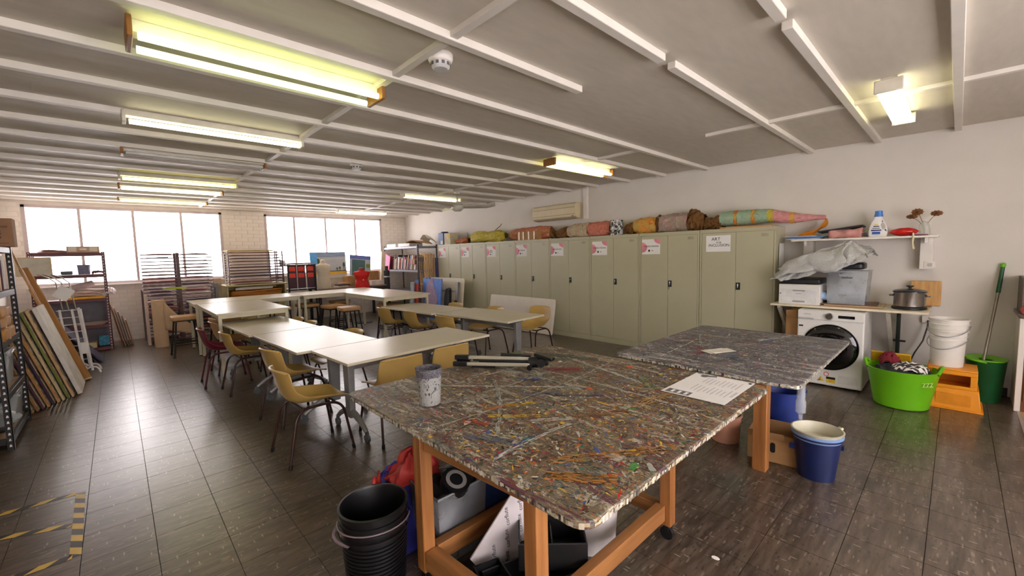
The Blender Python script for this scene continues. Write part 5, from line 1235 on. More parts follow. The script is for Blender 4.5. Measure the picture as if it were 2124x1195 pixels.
# black frame stand with red panels
t = thing('frame_stand', 'black square-tube stand hung with bright red panels', 'stand', (3.1, 10.55, 0))
for x in (-.28, .3):
    for y in (-.2, .2): MB().box(x-.015, x+.015, y-.015, y+.015, 0, 1.42).build('upright', blackm, t)
for z in (.84, 1.4):
    for y in (-.2, .2): MB().box(-.28, .3, y-.013, y+.013, z-.013, z+.013).build('rail', blackm, t)
    for x in (-.28, .3): MB().box(x-.013, x+.013, -.2, .2, z-.013, z+.013).build('rail', blackm, t)
MB().box(-.28, .3, -.2, .2, .85, .862).build('shelf_plate', blackm, t)
for x in (-.1, .1): MB().box(x-.008, x+.008, -.215, -.203, .84, 1.42).build('pale_rod', S('rod_pale', 190, 180, 172, rough=.4), t)
dm = S('dark_red_panel', 70, 34, 48, rough=.6); rm = S('signal_red', 226, 62, 40, rough=.5)
for k, x in enumerate((-.19, .0, .2)):
    p = MB().box(x-.085, x+.085, -.195, -.18, .87, 1.39).build('panel', dm, t)
    for z in (1.12, 1.27):
        MB().box(x-.07, x+.06, -.2, -.194, z, z+.1).build('red_patch', rm, p)
for k in range(3): tag(MB().obox((3.1 + .02*k, 10.55, 1.425 + .012*k), (.6 - .06*k, .42, .01), (0, 0, .06*k)).build('cardboard_sheet', S('sheet_%d' % k, 176 - 12*k, 166 - 12*k, 156 - 12*k, rough=.8)), ('lowest', 'middle', 'top')[k] + ' cardboard sheet lying on the frame stand', 'cardboard', 'sheets on the frame stand')
# dark bench under the right window
t = thing('dark_bench', 'long dark bench under the right far window', 'bench', (4.35, 10.75, 0))
dk = S('dark_bench', 54, 44, 50, rough=.4); MB().box(-.9, .84, -.38, .38, .79, .82).build('worktop', S('bench_top_pale', 150, 130, 112, rough=.4), t, bevel=.003)
MB().box(-.88, .82, -.375, -.35, .66, .79).build('apron', dk, t)
for x in (-.85, .79):
    for y in (-.33, .33): MB().box(x-.03, x+.03, y-.03, y+.03, 0, .79).build('leg', dk, t)
# paintings in front of the window
t = thing('landscape_painting', 'wide unframed landscape painting propped against the window', 'painting', (3.97, 11.0, .822))
RX = Matrix.Rotation(-.08, 4, 'X')
MB().box(-.44, .44, -.012, .012, .25, .88, RX).build('canvas', S('paint_sky', 186, 190, 196, rough=.6, var=.08, scale=4, stretch=(.4, 1, 3)), t)
MB().box(-.44, .44, -.016, -.0125, .76, .88, RX).build('cloud_band', S('paint_cloud', 140, 158, 186, rough=.6, var=.2, stretch=(.4, 1, 4)), t)
MB().box(-.44, .44, -.016, -.0125, .3, .39, RX).build('yellow_field', S('paint_field', 222, 176, 60, rough=.6), t); MB().box(-.44, .44, -.018, -.0125, .385, .4, RX).build('field_edge', ink, t)
for x, h, w_ in ((-.26, .3, .045), (-.2, .12, .03), (.2, .08, .025), (.27, .1, .025), (.38, .2, .03)):
    tr = MB(); tr.box(x-.006, x+.006, -.017, -.0125, .39, .39 + h*.7, RX)
    o = tr.build('tree_trunk', S('paint_trunk', 60, 50, 40), t)
    MB().prism([(x + w_*math.cos(2*PI*i/10)*(1 + .2*math.sin(3*i)), .39 + h*.8 + h*.32*math.sin(2*PI*i/10)) for i in range(10)], -.0185, -.0125, RX @ Matrix(((1,0,0,0),(0,0,1,0),(0,1,0,0),(0,0,0,1)))).build('tree_crown', S('paint_leaf', 76, 96, 60), o)
MB().box(-.46, .46, -.02, .3, .22, .248).build('support_box', S('pale_ledge', 206, 200, 196), t); MB().box(-.4, .4, .0, .2, 0, .22).build('support_base', S('pale_ledge2', 190, 180, 160), t)
MB().box(-.45, -.28, -.022, -.013, .58, .86, RX).build('stuck_blue_card', noise_paint('blue_wash', [(60,140,220),(110,180,240),(70,160,230),(150,200,245)], 8, bump=0), t)
t = thing('garden_painting', 'green and blue window-view painting tilted beside the landscape', 'painting', (4.78, 11.05, .822), 0)
R2 = Matrix.Rotation(.1, 4, 'Y') @ Matrix.Rotation(-.1, 4, 'X')
MB().box(-.3, .28, -.012, .012, .03, .78, R2).build('canvas', S('paint_grey', 176, 184, 196, rough=.6), t)
MB().box(-.3, .28, -.016, -.0125, .68, .78, R2).build('blue_band', S('paint_blue', 96, 110, 176, rough=.6), t)
MB().box(-.24, .12, -.016, -.0125, .1, .66, R2).build('green_panel', noise_paint('paint_green', [(60,96,90),(84,116,112),(70,100,110),(96,130,120)], 6, bump=.05), t)
MB().box(.15, .26, -.0165, -.0125, .46, .56, R2).build('pot_plant', S('paint_leaf2', 120, 150, 60), t)
# dress forms
def form(label, loc, rz, m, hscale, capm, sh=1.0, z0=.0):
    t = thing('dress_form', label, 'dress form', loc, rz)
    pr = [(.0,.125,.10),(.06,.135,.105),(.14,.14,.11),(.22,.125,.095),(.3,.11,.085),(.36,.115,.09),(.42,.135,.105),(.47,.145,.112),(.52,.15,.10),(.56,.14*sh,.085),(.585,.10*sh,.07),(.6,.06,.055),(.63,.052,.05),(.67,.05,.048)]
    def fn(u, v):
        k = v*(len(pr)-1); i = min(int(k), len(pr)-2); a = k-i; z, rx, ry = (pr[i][q]*(1-a) + pr[i+1][q]*a for q in range(3)); th = 2*PI*u
        bust = .03*math.exp(-((z-.45)/.06)**2)*max(0, -math.sin(th))*(abs(math.cos(th))**.5)
        return Vector((1.18*rx*math.cos(th), (1.12*ry + bust)*math.sin(th), z0 + z*hscale))
    b = MB().grid(fn, 28, 30, True); top = pr[-1]
    b.build('torso', m, t)
    MB().lathe([(.001,0),(.05,0),(.05,.012),(.03,.025),(.001,.028)][::1], 18, c=(0, 0, z0 + .67*hscale)).build('neck_cap', capm, t)
    return t
cal = S('calico', 214, 202, 180, rough=.9, var=.03)
t = form('cream calico dress form on the dark bench', (3.62, 10.46, .82), -.45, cal, 1.0, cal)
rf = S('red_jersey', 206, 30, 26, rough=.75, var=.06)
t = form('bright red adjustable dress form behind the far tables', (4.22, 9.66, 0), -.5, rf, .72, S('dark_cap', 70, 66, 60), 1.15, z0=.8)
MB().cyl((0, 0, .03), (0, 0, .82), .016).build('stand_pole', steel, t); MB().lathe([(.001,.0),(.2,0),(.2,.012),(.03,.03),(.001,.03)], 24).build('stand_base', black, t)
for (a, z) in ((-.5, 1.15), (-2.4, 1.14), (-1.3, 1.02)): MB().ball((.145*math.cos(a), .13*math.sin(a), z), (.014, .014, .014), 10, 6).build('adjuster', paper, t)
# clutter on the bench
tag(MB().lathe([(.05,0),(.055,.02),(.055,.15),(.025,.2),(.02,.22),(.001,.22)], 18, c=(4.5, 10.55, .821)).build('water_bottle', S('blue_grey_plastic', 150, 170, 200, rough=.3)), 'blue-grey plastic bottle on the dark bench', 'bottle')
for k in range(3): tag(MB().obox((4.08 + .04*k, 10.6, .836 + .035*k), (.3, .2, .03), (0, 0, .1*k)).build('magazine', S('mag_%d' % k, *((206, 200, 190), (60, 60, 70), (190, 150, 110))[k], rough=.6)), ('cream', 'dark', 'tan')[k] + ' magazine in the pile on the dark bench', 'magazine', 'magazines on the bench')
tag(MB().obox((4.35, 10.72, .95), (.22, .2, .26), (0, 0, .2)).build('open_carton', card, bevel=.004), 'brown open carton behind the bottle on the dark bench', 'carton')
tag(MB().obox((5.0, 10.8, 1.0), (.28, .24, .36), (0, 0, .1)).build('brown_carton', S('carton_dk', 160, 116, 70, rough=.85), bevel=.004), 'taller brown carton at the right end of the dark bench', 'carton')
tag(MB().obox((4.98, 10.5, .88), (.34, .16, .12)).build('white_box', S('box_white_pink', 222, 206, 200, rough=.7), bevel=.003), 'white box in front of the taller carton', 'box')
cloth('white_rag', 'white rag on the dark bench beside the calico form', 3.4 + .15, 10.75, .823, .1, .1, .04, 7, S('rag_white', 222, 216, 210, rough=.9), cat='rag')
# bookshelf unit
t = shelving('dark slotted bookshelf unit in the far right corner', 5.64, 6.2, [9.48, 11.3], [.1, .62, 1.18, 1.8], 1.84, S('charcoal_metal', 60, 58, 66, rough=.5), S('beam_steel', 150, 150, 160, rough=.4), S('shelf_grey', 130, 126, 124))
rnd = random.Random(2); y = 11.15; k = 0
names = 'red,cream,navy,maroon,white,grey,brown,olive,pink,black,tan,blue'.split(',')
bcol = dict(red=(170,40,46), cream=(222,206,176), navy=(40,44,80), maroon=(110,36,50), white=(232,228,226), grey=(130,126,130), brown=(110,76,54), olive=(110,106,70), pink=(196,120,136), black=(40,38,42), tan=(190,150,104), blue=(70,96,150))
order = ['pink','grey','maroon','maroon','grey','cream','tan','navy','white','red','brown','cream','navy','pink','white','black','tan','maroon','blue','cream','olive','red','white','brown','grey']
seen = {}
for nmx in order:
    th = .025 + rnd.random()*.03; hh = .28 + rnd.random()*.14; ln = .22 if y > 10.2 else .32
    seen[nmx] = seen.get(nmx, 0) + 1; nth = {1: 'first', 2: 'second', 3: 'third', 4: 'fourth'}[seen[nmx]]
    t = thing('book', nth + ' ' + nmx + ' book from the left on the bookshelf', 'book', (5.68, y, 1.182), 0, 'books on the corner bookshelf')
    M5 = Matrix.Rotation(ln, 4, 'X')
    MB().box(0, .2, -th/2, th/2, .012, hh, M5).build('cover', S('book_' + nmx, *bcol[nmx], rough=.6), t, bevel=.002)
    MB().box(.004, .2005, -th/2+.003, th/2-.003, hh, hh+.001, M5).build('pages', S('page_edge', 226, 216, 196), t)
    y -= th + .022
tag(MB().obox((5.8, 9.78, 1.26), (.22, .34, .14)).build('pale_box_file', S('box_file', 206, 196, 160, rough=.7), bevel=.003), 'pale box file at the right end of the book row', 'box file')
for k in range(7): tag(MB().obox((5.75, 9.66 + .036*k, 1.40), (.2, .03, .13), (.1, 0, 0)).build('small_book', S('sbook_%d' % (k % 3), *((170, 50, 46), (60, 90, 60), (196, 170, 120))[k % 3], rough=.6)), ('first', 'second', 'third', 'fourth', 'fifth', 'sixth', 'seventh')[k] + ' small book from the right above the pale box file', 'book', 'small books on the box file')
tag(MB().obox((5.62, 11.12, 1.35), (.02, .3, .5), (.3, 0, 0)).build('magenta_board', S('magenta_board', 186, 50, 100, rough=.6), bevel=.003), 'magenta board leaning at the left end of the books', 'board')
for k, (yy, zz, w_, cc, nm_) in enumerate(((10.9, 1.805, .5, (236, 234, 236), 'white flat box'), (10.2, 1.805, .6, (222, 216, 216), 'pale paper stack'))):
    tag(MB().obox((5.85, yy, zz + .045), (.4, w_, .08)).build('flat_box', S('flatbox_%d' % k, *cc, rough=.7), bevel=.004), nm_ + ' on top of the corner bookshelf', 'box')
tag(MB().grid(lambda u, v: Vector((5.64 + .46*v, 10.1 - .62*u, 1.9 + .1*math.sin(PI*u)*(.6 + .4*v) - .05*v)), 14, 6).build('kraft_wrapper', kraft, solid=.006), 'crumpled kraft paper on the bookshelf top', 'paper')
tag(MB().grid(lambda u, v: Vector((6.0 + .25*v, 9.95 - .4*u, 1.99 + .12*math.sin(PI*u) - .1*v*v)), 10, 6).build('white_basket', S('basket_pale', 222, 214, 200, rough=.7), solid=.01), 'pale woven tray behind the kraft paper', 'tray')
t = thing('black_cylinder', 'tall black carrying tube with white band beside the bookshelf', 'tube', (5.3, 10.55, 0))
MB().cyl((0, 0, 0), (0, 0, 1.18), .075, n=24).build('tube', S('tube_black', 38, 36, 44, rough=.5), t); MB().cyl((0, 0, 1.18), (0, 0, 1.3), .045, n=20).build('neck', black, t); MB().lathe([(.0755,1.0),(.0765,1.0),(.0765,1.03),(.0755,1.03)], 24).build('band', paper, t)
tag(MB().obox((5.42, 11.05, .85), (.12, .03, 1.7), (.06, .05, 0)).build('cream_post', S('post_cream', 222, 206, 176, rough=.7)), 'cream plank standing left of the bookshelf', 'plank')
# stretcher frames between bookshelf and cupboards
fr_w = woodmat('stretcher_wood', srgb(196, 150, 92), srgb(222, 184, 130), .6)
for k in range(6):
    t = thing('stretcher_frame', ('front', 'second', 'third', 'fourth', 'fifth', 'rear')[k] + ' bare timber stretcher frame beside the cupboards', 'frame', (5.70 + .055*k, 9.36, 0), 0, 'stretcher frames beside the cupboards')
    w_, h = .30, 1.62 - .02*(k % 3); y0 = -.12
    for a in (y0, y0 + w_ - .03): MB().box(-.012, .012, a, a+.03, 0, h).build('stile', fr_w, t)
    for z in (0, h/2, h-.03): MB().box(-.01, .01, y0+.03, y0+w_-.03, z, z+.03).build('rail', fr_w, t)
tag(MB().obox((6.05, 9.3, .75), (.02, .3, 1.48)).build('blue_canvas', noise_paint('blue_canvas', [(50,60,120),(90,120,190),(110,90,140),(70,110,190)], 6, bump=.2)), 'tall blue mottled canvas behind the stretcher frames', 'canvas')
# folded flip table standing on edge
t = thing('folded_table', 'folded flip table standing on edge against the far cupboards', 'table', (5.72, 8.55, 0))
M6 = Matrix.Rotation(.12, 4, 'Y')
MB().prism(rrect(1.5, .98, .02), -.012, .012, M6 @ T(0, 0, .52) @ Matrix(((0,0,1,0),(1,0,0,0),(0,1,0,0),(0,0,0,1)))).build('tabletop', laminate, t, bevel=.003)
MB().box(-.07, -.02, -.6, -.54, .3, .92, M6).build('folded_leg', steel, t, bevel=.004); MB().box(-.05, -.02, -.55, .55, .68, .71, M6).build('brace', steel, t); MB().box(-.05, -.02, -.55, .3, .48, .505, M6).build('brace', alu, t)
MB().cyl((-.05, -.63, .48), (-.09, -.63, .46), .035, n=16).build('caster', black, t)
t = thing('blue_portrait', 'blue canvas with a silvery purple figure leaning on the folded table', 'painting', (5.5, 8.78, 0))
M7 = Matrix.Rotation(.1, 4, 'Y')
MB().box(-.012, .012, -.42, .38, .002, 1.0, M7).build('canvas', S('sky_blue_paint', 84, 128, 214, rough=.5, var=.12), t)
fg = [(.02 + .27*math.sin(PI*(.15+.8*v))*(1 if q == 0 else -1) + .04*math.sin(9*v + q), .14 + .84*v) for q in (0, 1) for v in ([i/8 for i in range(9)] if q == 0 else [1-i/8 for i in range(9)])]
MB().prism(fg, -.0165, -.0125, M7 @ Matrix(((0,0,1,0),(1,0,0,0),(0,1,0,0),(0,0,0,1)))).build('figure', noise_paint('figure_purple', [(110,80,120),(170,150,180),(140,110,140),(210,205,215)], 12), t)
MB().tube(arc((-.02, -.1, 1.0), (-.02, -.02, 1.06), (-.02, .08, 1.0), 6), .012, 6).build('strap', black, t)
for k, (yy, cc, hh) in enumerate(((9.28, (70, 100, 150), .95), (9.22, (200, 70, 50), .86), (9.34, (150, 160, 170), .9))):
    tag(MB().obox((5.45 - .05*k, yy, hh/2 + .003), (.02, .16, hh), (0, .05, 0)).build('narrow_board', S('uprt_%d' % k, *cc, rough=.6)), ('blue', 'red', 'grey')[k] + ' narrow panel standing left of the blue canvas', 'panel', 'narrow panels by the folded table')
# office chair
t = thing('office_chair', 'black swivel office chair behind the far flip table', 'chair', (4.55, 7.0, 0), math.radians(70))
def bk(u, v):
    s = (u-.5)*2; z = .52 + .36*v; w_ = .21*(1 - .35*max(0, v-.5)**1.2*2); return Vector((s*w_, -.24 + .05*s*s - .03*v, z + .03*(1-s*s)*(v > .9)))
MB().grid(bk, 10, 9).build('backrest', S('black_fabric', 24, 24, 28, rough=.85), t, solid=.05, sub=1)
MB().prism(rrect(.46, .46, .1), .43, .5).build('seat', MATS['black_fabric'], t, bevel=.02)
MB().bar((0, -.22, .4), (0, -.27, .6), .05, .02).build('back_stem', black, t); MB().cyl((0, 0, .1), (0, 0, .44), .025).build('gas_post', black, t)
for k in range(5):
    a = 2*PI*k/5; l = MB().bar((0, 0, .11), (.27*math.cos(a), .27*math.sin(a), .075), .04, .03).build('base_arm', black, t); MB().cyl((.27*math.cos(a)-.012, .27*math.sin(a), .028), (.27*math.cos(a)+.012, .27*math.sin(a), .028), .028).build('caster', black, l)
# long white board leaning on the cupboards
t = thing('leaning_board', 'long white folding tabletop leaning on the steel cupboards', 'tabletop', (5.84, 6.08, 0))
MB().prism(rrect(1.86, .68, .03), -.02, .02, Matrix.Rotation(.2, 4, 'Y') @ T(0, 0, .345) @ Matrix(((0,0,1,0),(1,0,0,0),(0,1,0,0),(0,0,0,1)))).build('panel', S('plastic_white', 222, 212, 198, rough=.4, var=.03), t, bevel=.008)
# ================================================================ on the painted tables
t = thing('paint_cup', 'paint-splashed clear plastic cup on the nearest painted table', 'cup', (1.105, 1.80, .803))
cupm = noise_paint('cup_film', [(100,98,98),(184,184,182),(168,168,162),(196,192,184)], 18, rough=.3, bump=.2)
cupm.node_tree.nodes['Principled BSDF'].inputs['Alpha'].default_value = .66
MB().lathe([(.001,.003),(.05,.003),(.053,.008),(.058,.09),(.059,.1),(.0595,.102),(.063,.18),(.066,.186),(.062,.186),(.057,.1),(.05,.01),(.001,.01)], 32).build('cup_wall', cupm, t)
MB().lathe([(.0632,.15),(.0668,.186),(.0672,.188),(.061,.188),(.0585,.14)], 32).build('paint_rim', noise_paint('rim_paint', [(40,38,48),(116,114,122),(66,60,68),(176,174,174)], 34), t)
rnd = random.Random(8)
b = MB()
for k in range(140):
    a = rnd.random()*2*PI; z = .02 + rnd.random()**.5*.14; rr = .0535 + .0095*z/.18 + .0012; s = .0012 + .004*rnd.random()**2; b.col = srgb(*rnd.choice(((50,44,60),(70,62,66),(80,76,110),(160,110,60),(60,60,60))))
    c_ = Vector((rr*math.cos(a), rr*math.sin(a), z)); tx = Vector((-math.sin(a), math.cos(a), 0))*s; tz = Vector((0, 0, s*1.6)); b.add([c_-tx*.6-tz, c_+tx-tz*.3, c_+tx*.4+tz, c_-tx+tz*.5], ((0,1,2,3),))
stuff(b.build('splashes', blob_mat, t))
# folded tripod
t = thing('camera_tripod', 'folded silver and black camera tripod lying on the painted table', 'tripod', (0, 0, 0))
sil = S('tripod_silver', 196, 190, 172, rough=.35, metal=.5)
A, B = Vector((1.66, 2.24, .83)), Vector((1.9, 1.86, .84)); d_ = (B-A).normalized(); sd = Vector((-d_.y, d_.x, 0))
for k, (o, z) in enumerate(((-.035, .0), (.035, .0), (0, .035))):
    l = MB().bar(A + sd*o + Vector((0, 0, z)), B + sd*o*.8 + Vector((0, 0, z)), .021, .021, up=(0, 0, 1)).build('leg', sil, t, bevel=.004)
    MB().bar(A + sd*o + Vector((0, 0, z)) - d_*.07, A + sd*o + Vector((0, 0, z)) + d_*.03, .032, .03, up=(0, 0, 1)).build('leg_lock', black, l, bevel=.004)
    MB().bar(A + sd*o + d_*.06 + Vector((0, 0, z-.016)), A + sd*o + d_*.22 + Vector((0, 0, z-.016)), .014, .012, up=(0, 0, 1)).build('inner_leg', black, l)
MB().cyl(A + Vector((0,0,.015)) + d_*.1, B + Vector((0, 0, .015)), .012).build('centre_column', black, t)
MB().cyl(B - d_*.01 + Vector((0,0,.01)), B + d_*.05 + Vector((0,0,.01)), .034, n=18).build('shoulder', black, t)
MB().cyl(B + d_*.05 + Vector((0,0,.01)), B + d_*.11 + Vector((0,0,.02)), .027, n=18).build('pan_head', black, t)
MB().bar(B + d_*.03 + sd*.02 + Vector((0,0,.06)), B + d_*.15 - sd*.02 + Vector((0,0,.035)), .05, .02).build('camera_plate', black, t, bevel=.004)
MB().cyl(B - d_*.2 + sd*.01 + Vector((0,0,.055)), B + Vector((0,0,.045)), .011).build('pan_handle', black, t)
MB().cyl(B - sd*.05 + Vector((0,0,-.02)), B + sd*.0 + Vector((0,0,.0)), .016).build('knob', black, t)
MB().cyl(B + d_*.075 - sd*.05 + Vector((0,0,.015)), B + d_*.075 - sd*.02 + Vector((0,0,.015)), .026).build('tilt_knob', black, t)
# printed plan sheet
t = thing('printed_sheet', 'large white printed sheet with black logos on the painted table', 'sheet', (2.29, .895, .8045), 0)
MB().box(-.225, .225, -.16, .16, -.0006, .0006).build('sheet', paper, t)
MB().box(-.215, -.12, .03-.05+.03, .15, .0007, .0012).build('grey_panel', S('print_grey', 120, 120, 122), t) if False else None
pg = S('print_grey', 110, 108, 112)
q = MB().box(-.215, -.155, .02, .145, .0007, .001).build('logo_panel', pg, t)
for k in range(3): MB().box(-.205, -.165, .035+.035*k, .05+.035*k, .001, .0013).build('logo_bar', paper, q)
q = MB(); q.add([(.185 + .03*math.cos(2*PI*i/16), .095 + .022*math.sin(2*PI*i/16), .0009) for i in range(16)], [tuple(range(16))]); q.build('round_emblem', pg, t)
MB().obox((.2, .06, .001), (.03, .05, .0004), (0, 0, .4)).build('emblem_wing', pg, t); MB().obox((.21, .13, .001), (.008, .045, .0004), (0, 0, -.3)).build('emblem_wing', pg, t)
MB().box(.185, .21, -.15, -.135, .0007, .001).build('corner_mark', ink, t)
pl_ = S('print_pale', 196, 192, 194)
for k in range(9):
    for (x0, w_) in ((-.12, .13), (.04, .13)):
        MB().box(x0 + .01*(k % 3), x0 + w_ - .012*((k*7) % 4), -.12+.022*k, -.115+.022*k, .0007, .0009).build('print_line', pl_, t)
for k in range(2): MB().box(-.1, .0, -.148+.007*k, -.146+.007*k, .0007, .0009).build('print_line', pg, t)
# small papers on the second table
for k, (a, w_) in enumerate(((.1, .2), (.25, .19), (.02, .2))):
    tag(MB().obox((3.36 + .01*k, 1.26 - .01*k, .7545 + .0022*k), (w_, .11, .0016), (0, 0, a - .6)).build('small_paper', S('small_paper', 226, 220, 206, rough=.8)), ('bottom', 'middle', 'top')[k] + ' small cream paper in the pile on the grey painted table', 'paper', 'small papers on the second table')
o = bpy.data.objects['small_paper.002']
# ================================================================ under and beside the nearest table
bkm = S('black_pail', 16, 16, 18, rough=.38, var=.05)
t = bucket('tall stack of black pails beside the nearest table', (.775, 1.78, 0), .118, .145, .44, bkm, wire=(2.6, -.02, .37), name='black_bucket', ribs=tuple(.08 + .018*k for k in range(13)) + (.36, .395), wirem=S('handle_mauve', 120, 104, 110, rough=.35))
MB().lathe([(.151,.33),(.156,.33),(.156,.338),(.151,.338)], 36).build('handle_rim', bkm, t)
MB().tube(arc((-.12, .08, .36), (-.21, .06, .33), (-.14, -.05, .32), 6), .007, 6).build('side_loop', MATS['handle_mauve'], t)
blue_f = S('royal_blue_nylon', 44, 46, 130, rough=.6, var=.15); red_f = S('red_nylon', 176, 48, 40, rough=.6, var=.12)
def heap(cx, cy, z0, rx, ry, h, sd, nu=56, nv=34):
    def fn(u, v):
        a = 2*PI*u; k = math.cos(PI/2*v)**.55
        p = Vector((math.cos(a)*2.4, math.sin(a)*2.4, v*2.6 + sd)); q = 1 - abs(noise.noise(p*.75))*2.2 + .15*noise.noise(p*2.2); w_ = .84 + .26*q
        return Vector((cx + rx*w_*k*math.cos(a), cy + ry*w_*k*math.sin(a), z0 + h*v*(.8 + .25*q)))
    return MB().grid(fn, nu, nv, True)
t = thing('nylon_bag', 'royal blue and red nylon bag stuffed behind the table leg', 'bag', (0, 0, 0))
heap(1.02, 2.05, .004, .2, .15, .42, 1.3).build('blue_body', blue_f, t)
heap(1.1, 2.0, .34, .15, .11, .17, 3.1).build('red_top', red_f, t)
MB().grid(lambda u, v: Vector((.86 + .06*u + .02*math.sin(5*v), 1.92 + .06*u, .15 + .3*v + .02*math.sin(7*u))), 6, 10).build('red_strap', red_f, t, solid=.012)
t = tub('clear tub of wound cords under the nearest table', (1.2, 1.805, .004), .3, .26, .36, m=S('smoky_plastic', 150, 152, 156, rough=.3, alpha=.5))
t = thing('tape_spool', 'black spool with pale label on the tub of cords', 'spool', (1.19, 1.74, .36))
MB().lathe([(.02,.0),(.075,0),(.075,.05),(.02,.05)], 24, M=Matrix.Rotation(.5, 4, 'X')).build('spool', black, t); MB().lathe([(.035,.051),(.055,.051),(.055,.052),(.035,.052)], 24, M=Matrix.Rotation(.5, 4, 'X')).build('label', S('spool_label', 130, 126, 122), t)
tag(MB().grid(lambda u, v: Vector((1.2 + .26*(u-.5), 1.805 + .22*(v-.5), .33 + .03*math.sin(11*u)*math.cos(9*v))), 14, 12).build('cable_tangle', S('dark_cords', 34, 34, 38, rough=.7), solid=.02), 'tangle of dark cords filling the clear tub', 'cords')
t = thing('navy_case', 'dark blue fabric case standing behind the low table rail', 'case', (1.52, 1.76, 0))
MB().obox((0, 0, .29), (.34, .12, .34), (0, .22, .1)).build('case', S('navy_fabric', 22, 50, 98, rough=.75), t, bevel=.02)
MB().obox((.0, 0.0, .07), (.3, .16, .14), (0, 0, .1)).build('lower_case', S('navy_dark', 26, 28, 44, rough=.8), t, bevel=.02)
# wrapped panel with a repeated print, standing in a plane behind the crates
t = thing('wrapped_panel', 'white film-wrapped sheet with repeated black print leaning under the table', 'sheet', (1.09, 1.484, 0), math.atan2(-.293, .955))
MV = Matrix(((1,0,0,0),(0,0,-1,0),(0,1,0,0),(0,0,0,1)))
poly = [(.1,.004),(.55,.004),(.55,.66),(.44,.66),(.0,.15)]
MB().prism(poly, -.004, .004, MV).build('sheet', S('film_white', 206, 198, 198, rough=.3), t)
for r_ in range(6):
    for c_ in range(7):
        x, z = .05 + .07*c_, .08 + .11*r_ + (.055 if c_ % 2 else 0)
        if x > .52 or z > .6 or z > .13 + (x-.03)*1.1 or x < .1 and z < .1: continue
        text('corflute', .03, 'print', ink, t, T(x, -.0046, z) @ MV @ Matrix.Rotation(PI/2 + .12, 4, 'Z') @ Matrix.Shear('XZ', 4, (0, 0)), ext=.0002)
# black crates
def crate(label, x, y, z, w_, l, h, rz):
    t = thing('seedling_crate', label, 'crate', (x, y, z), rz, 'black crates under the nearest table')
    b = MB(); b.box(-w_/2, w_/2, -l/2, l/2, 0, .006)
    b.build('base', S('crate_black', 18, 18, 20, rough=.45), t)
    for s in (-1, 1):
        MB().box(s*w_/2-.004, s*w_/2+.004, -l/2, l/2, .0, h).build('side', MATS['crate_black'], t); MB().box(-w_/2, w_/2, s*l/2-.004, s*l/2+.004, 0, h).build('end', MATS['crate_black'], t)
    MB().tube([(-w_/2, -l/2, h), (w_/2, -l/2, h), (w_/2, l/2, h), (-w_/2, l/2, h)], .005, 5, closed=True).build('rim', S('crate_rim', 52, 52, 54, rough=.4), t)
    MB().box(-w_/2, w_/2, -.003, .003, .006, h*.8).build('divider', MATS['crate_black'], t)
crate('lower black crate behind the front table leg', 1.25, 1.24, .004, .4, .2, .135, -.29)
crate('upper black crate stacked askew behind the front leg', 1.39, 1.25, .143, .21, .3, .12, .8)
crate('left black crate at the foot of the printed sheet', 1.1, 1.34, .004, .12, .13, .16, -.29)
bucket('large white tub standing under the nearest table corner', (1.76, 1.31, 0), .14, .165, .36, S('grey_white_tub', 196, 190, 188, rough=.5), name='white_tub')
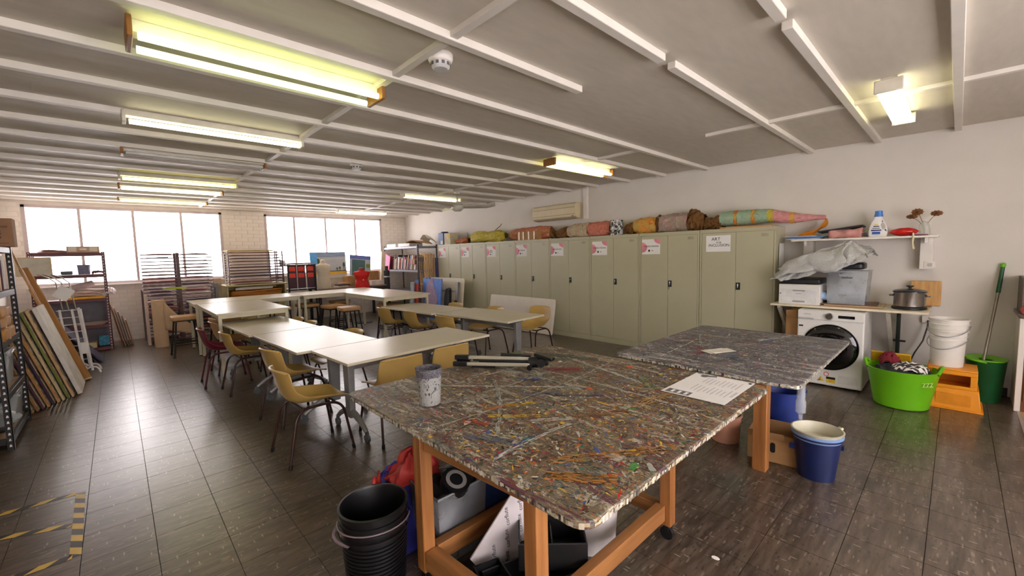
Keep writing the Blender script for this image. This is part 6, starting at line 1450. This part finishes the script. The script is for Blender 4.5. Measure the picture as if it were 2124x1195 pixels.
# beneath the second table
nb = S('navy_pail', 22, 34, 78, rough=.4)
t = bucket('navy bucket with pale spouted liner in front of the second table', (3.36, .60, 0), .105, .138, .29, nb, name='blue_bucket')
MB().lathe([(.13,.255),(.146,.285),(.148,.30),(.138,.305),(.13,.28)], 40).build('light_blue_rim', S('light_blue_plastic', 130, 160, 206, rough=.4), t)
ln = MB().lathe([(.001,.24),(.125,.24),(.135,.312),(.148,.318),(.15,.324),(.14,.326),(.128,.3),(.118,.25),(.001,.25)], 40).build('cream_liner', S('cream_plastic', 196, 192, 168, rough=.4, var=.08), t)
MB().tube([(.085, -.11, .322), (.105, -.118, .324), (.118, -.098, .322)], .01, 6).build('pouring_lip', MATS['cream_plastic'], ln)
for s in (-1, 1): MB().obox((s*.09, s*-.12, .2), (.03, .03, .03)).build('handle_lug', nb, t)
t = thing('clear_bottle', 'clear plastic bottle standing upside down at the navy bucket rim', 'bottle', (3.47, .72, .0))
MB().lathe([(.001,.30),(.012,.30),(.014,.36),(.032,.38),(.032,.46),(.026,.47),(.026,.58),(.02,.59),(.001,.59)], 20).build('bottle', clear, t)
MB().cyl((0, 0, 0), (0, 0, .305), .008).build('spout_rod', clear, t)
t = thing('carton_with_hole', 'open brown carton with a hand hole beneath the second table', 'carton', (3.5, .875, 0), .12)
b = MB(); hh = .21
b.box(-.15, -.145, -.16, .16, 0, hh); b.box(.145, .15, -.16, .16, 0, hh); b.box(-.145, .145, -.16, -.155, 0, hh); b.box(-.145, .145, .155, .16, 0, hh); b.box(-.15, .15, -.16, .16, 0, .004)
b.build('carton', card, t)
MB().prism(rrect(.032, .075, .015), -.1515, -.1503, T(0, 0, 0) @ Matrix(((0,0,1,0),(1,0,0,0),(0,1,0,.11),(0,0,0,1)))).build('hand_hole', S('hole_dark', 30, 22, 16), t)
MB().obox((-.17, .04, hh-.01), (.004, .22, .07), (0, -.5, 0)).build('flap', card, t)
bucket('pink-tan round tub on the floor beneath the second table', (3.52, 1.24, 0), .10, .115, .22, S('pink_tan_plastic', 206, 150, 124, rough=.5), name='pink_tub')
t = thing('teal_basin', 'teal plastic basin resting on the pink-tan tub', 'basin', (3.52, 1.24, .222))
MB().lathe([(.001,.0),(.095,0),(.13,.17),(.138,.175),(.128,.17),(.09,.008),(.001,.008)], 32).build('basin', S('teal_plastic', 26, 140, 118, rough=.4), t)
bucket('deep blue round tub behind the carton', (3.83, .93, 0), .13, .165, .42, S('deep_blue_plastic', 30, 50, 120, rough=.45), name='blue_tub')
tag(MB().box(4.12+.03, 4.3, .78, .86, .5, .7).build('yellow_case', S('yellow_case', 206, 150, 30, rough=.5)), 'yellow case under the far edge of the second table', 'case') if False else None
tag(MB().grid(lambda u, v: Vector((2.085 + .014*math.cos(2*PI*u)*v, .77 + .02*math.sin(2*PI*u)*v, .001 + .003*(1-v))), 10, 3, True).build('paper_scrap', paper), 'small white scrap lying on the floor at front', 'scrap')
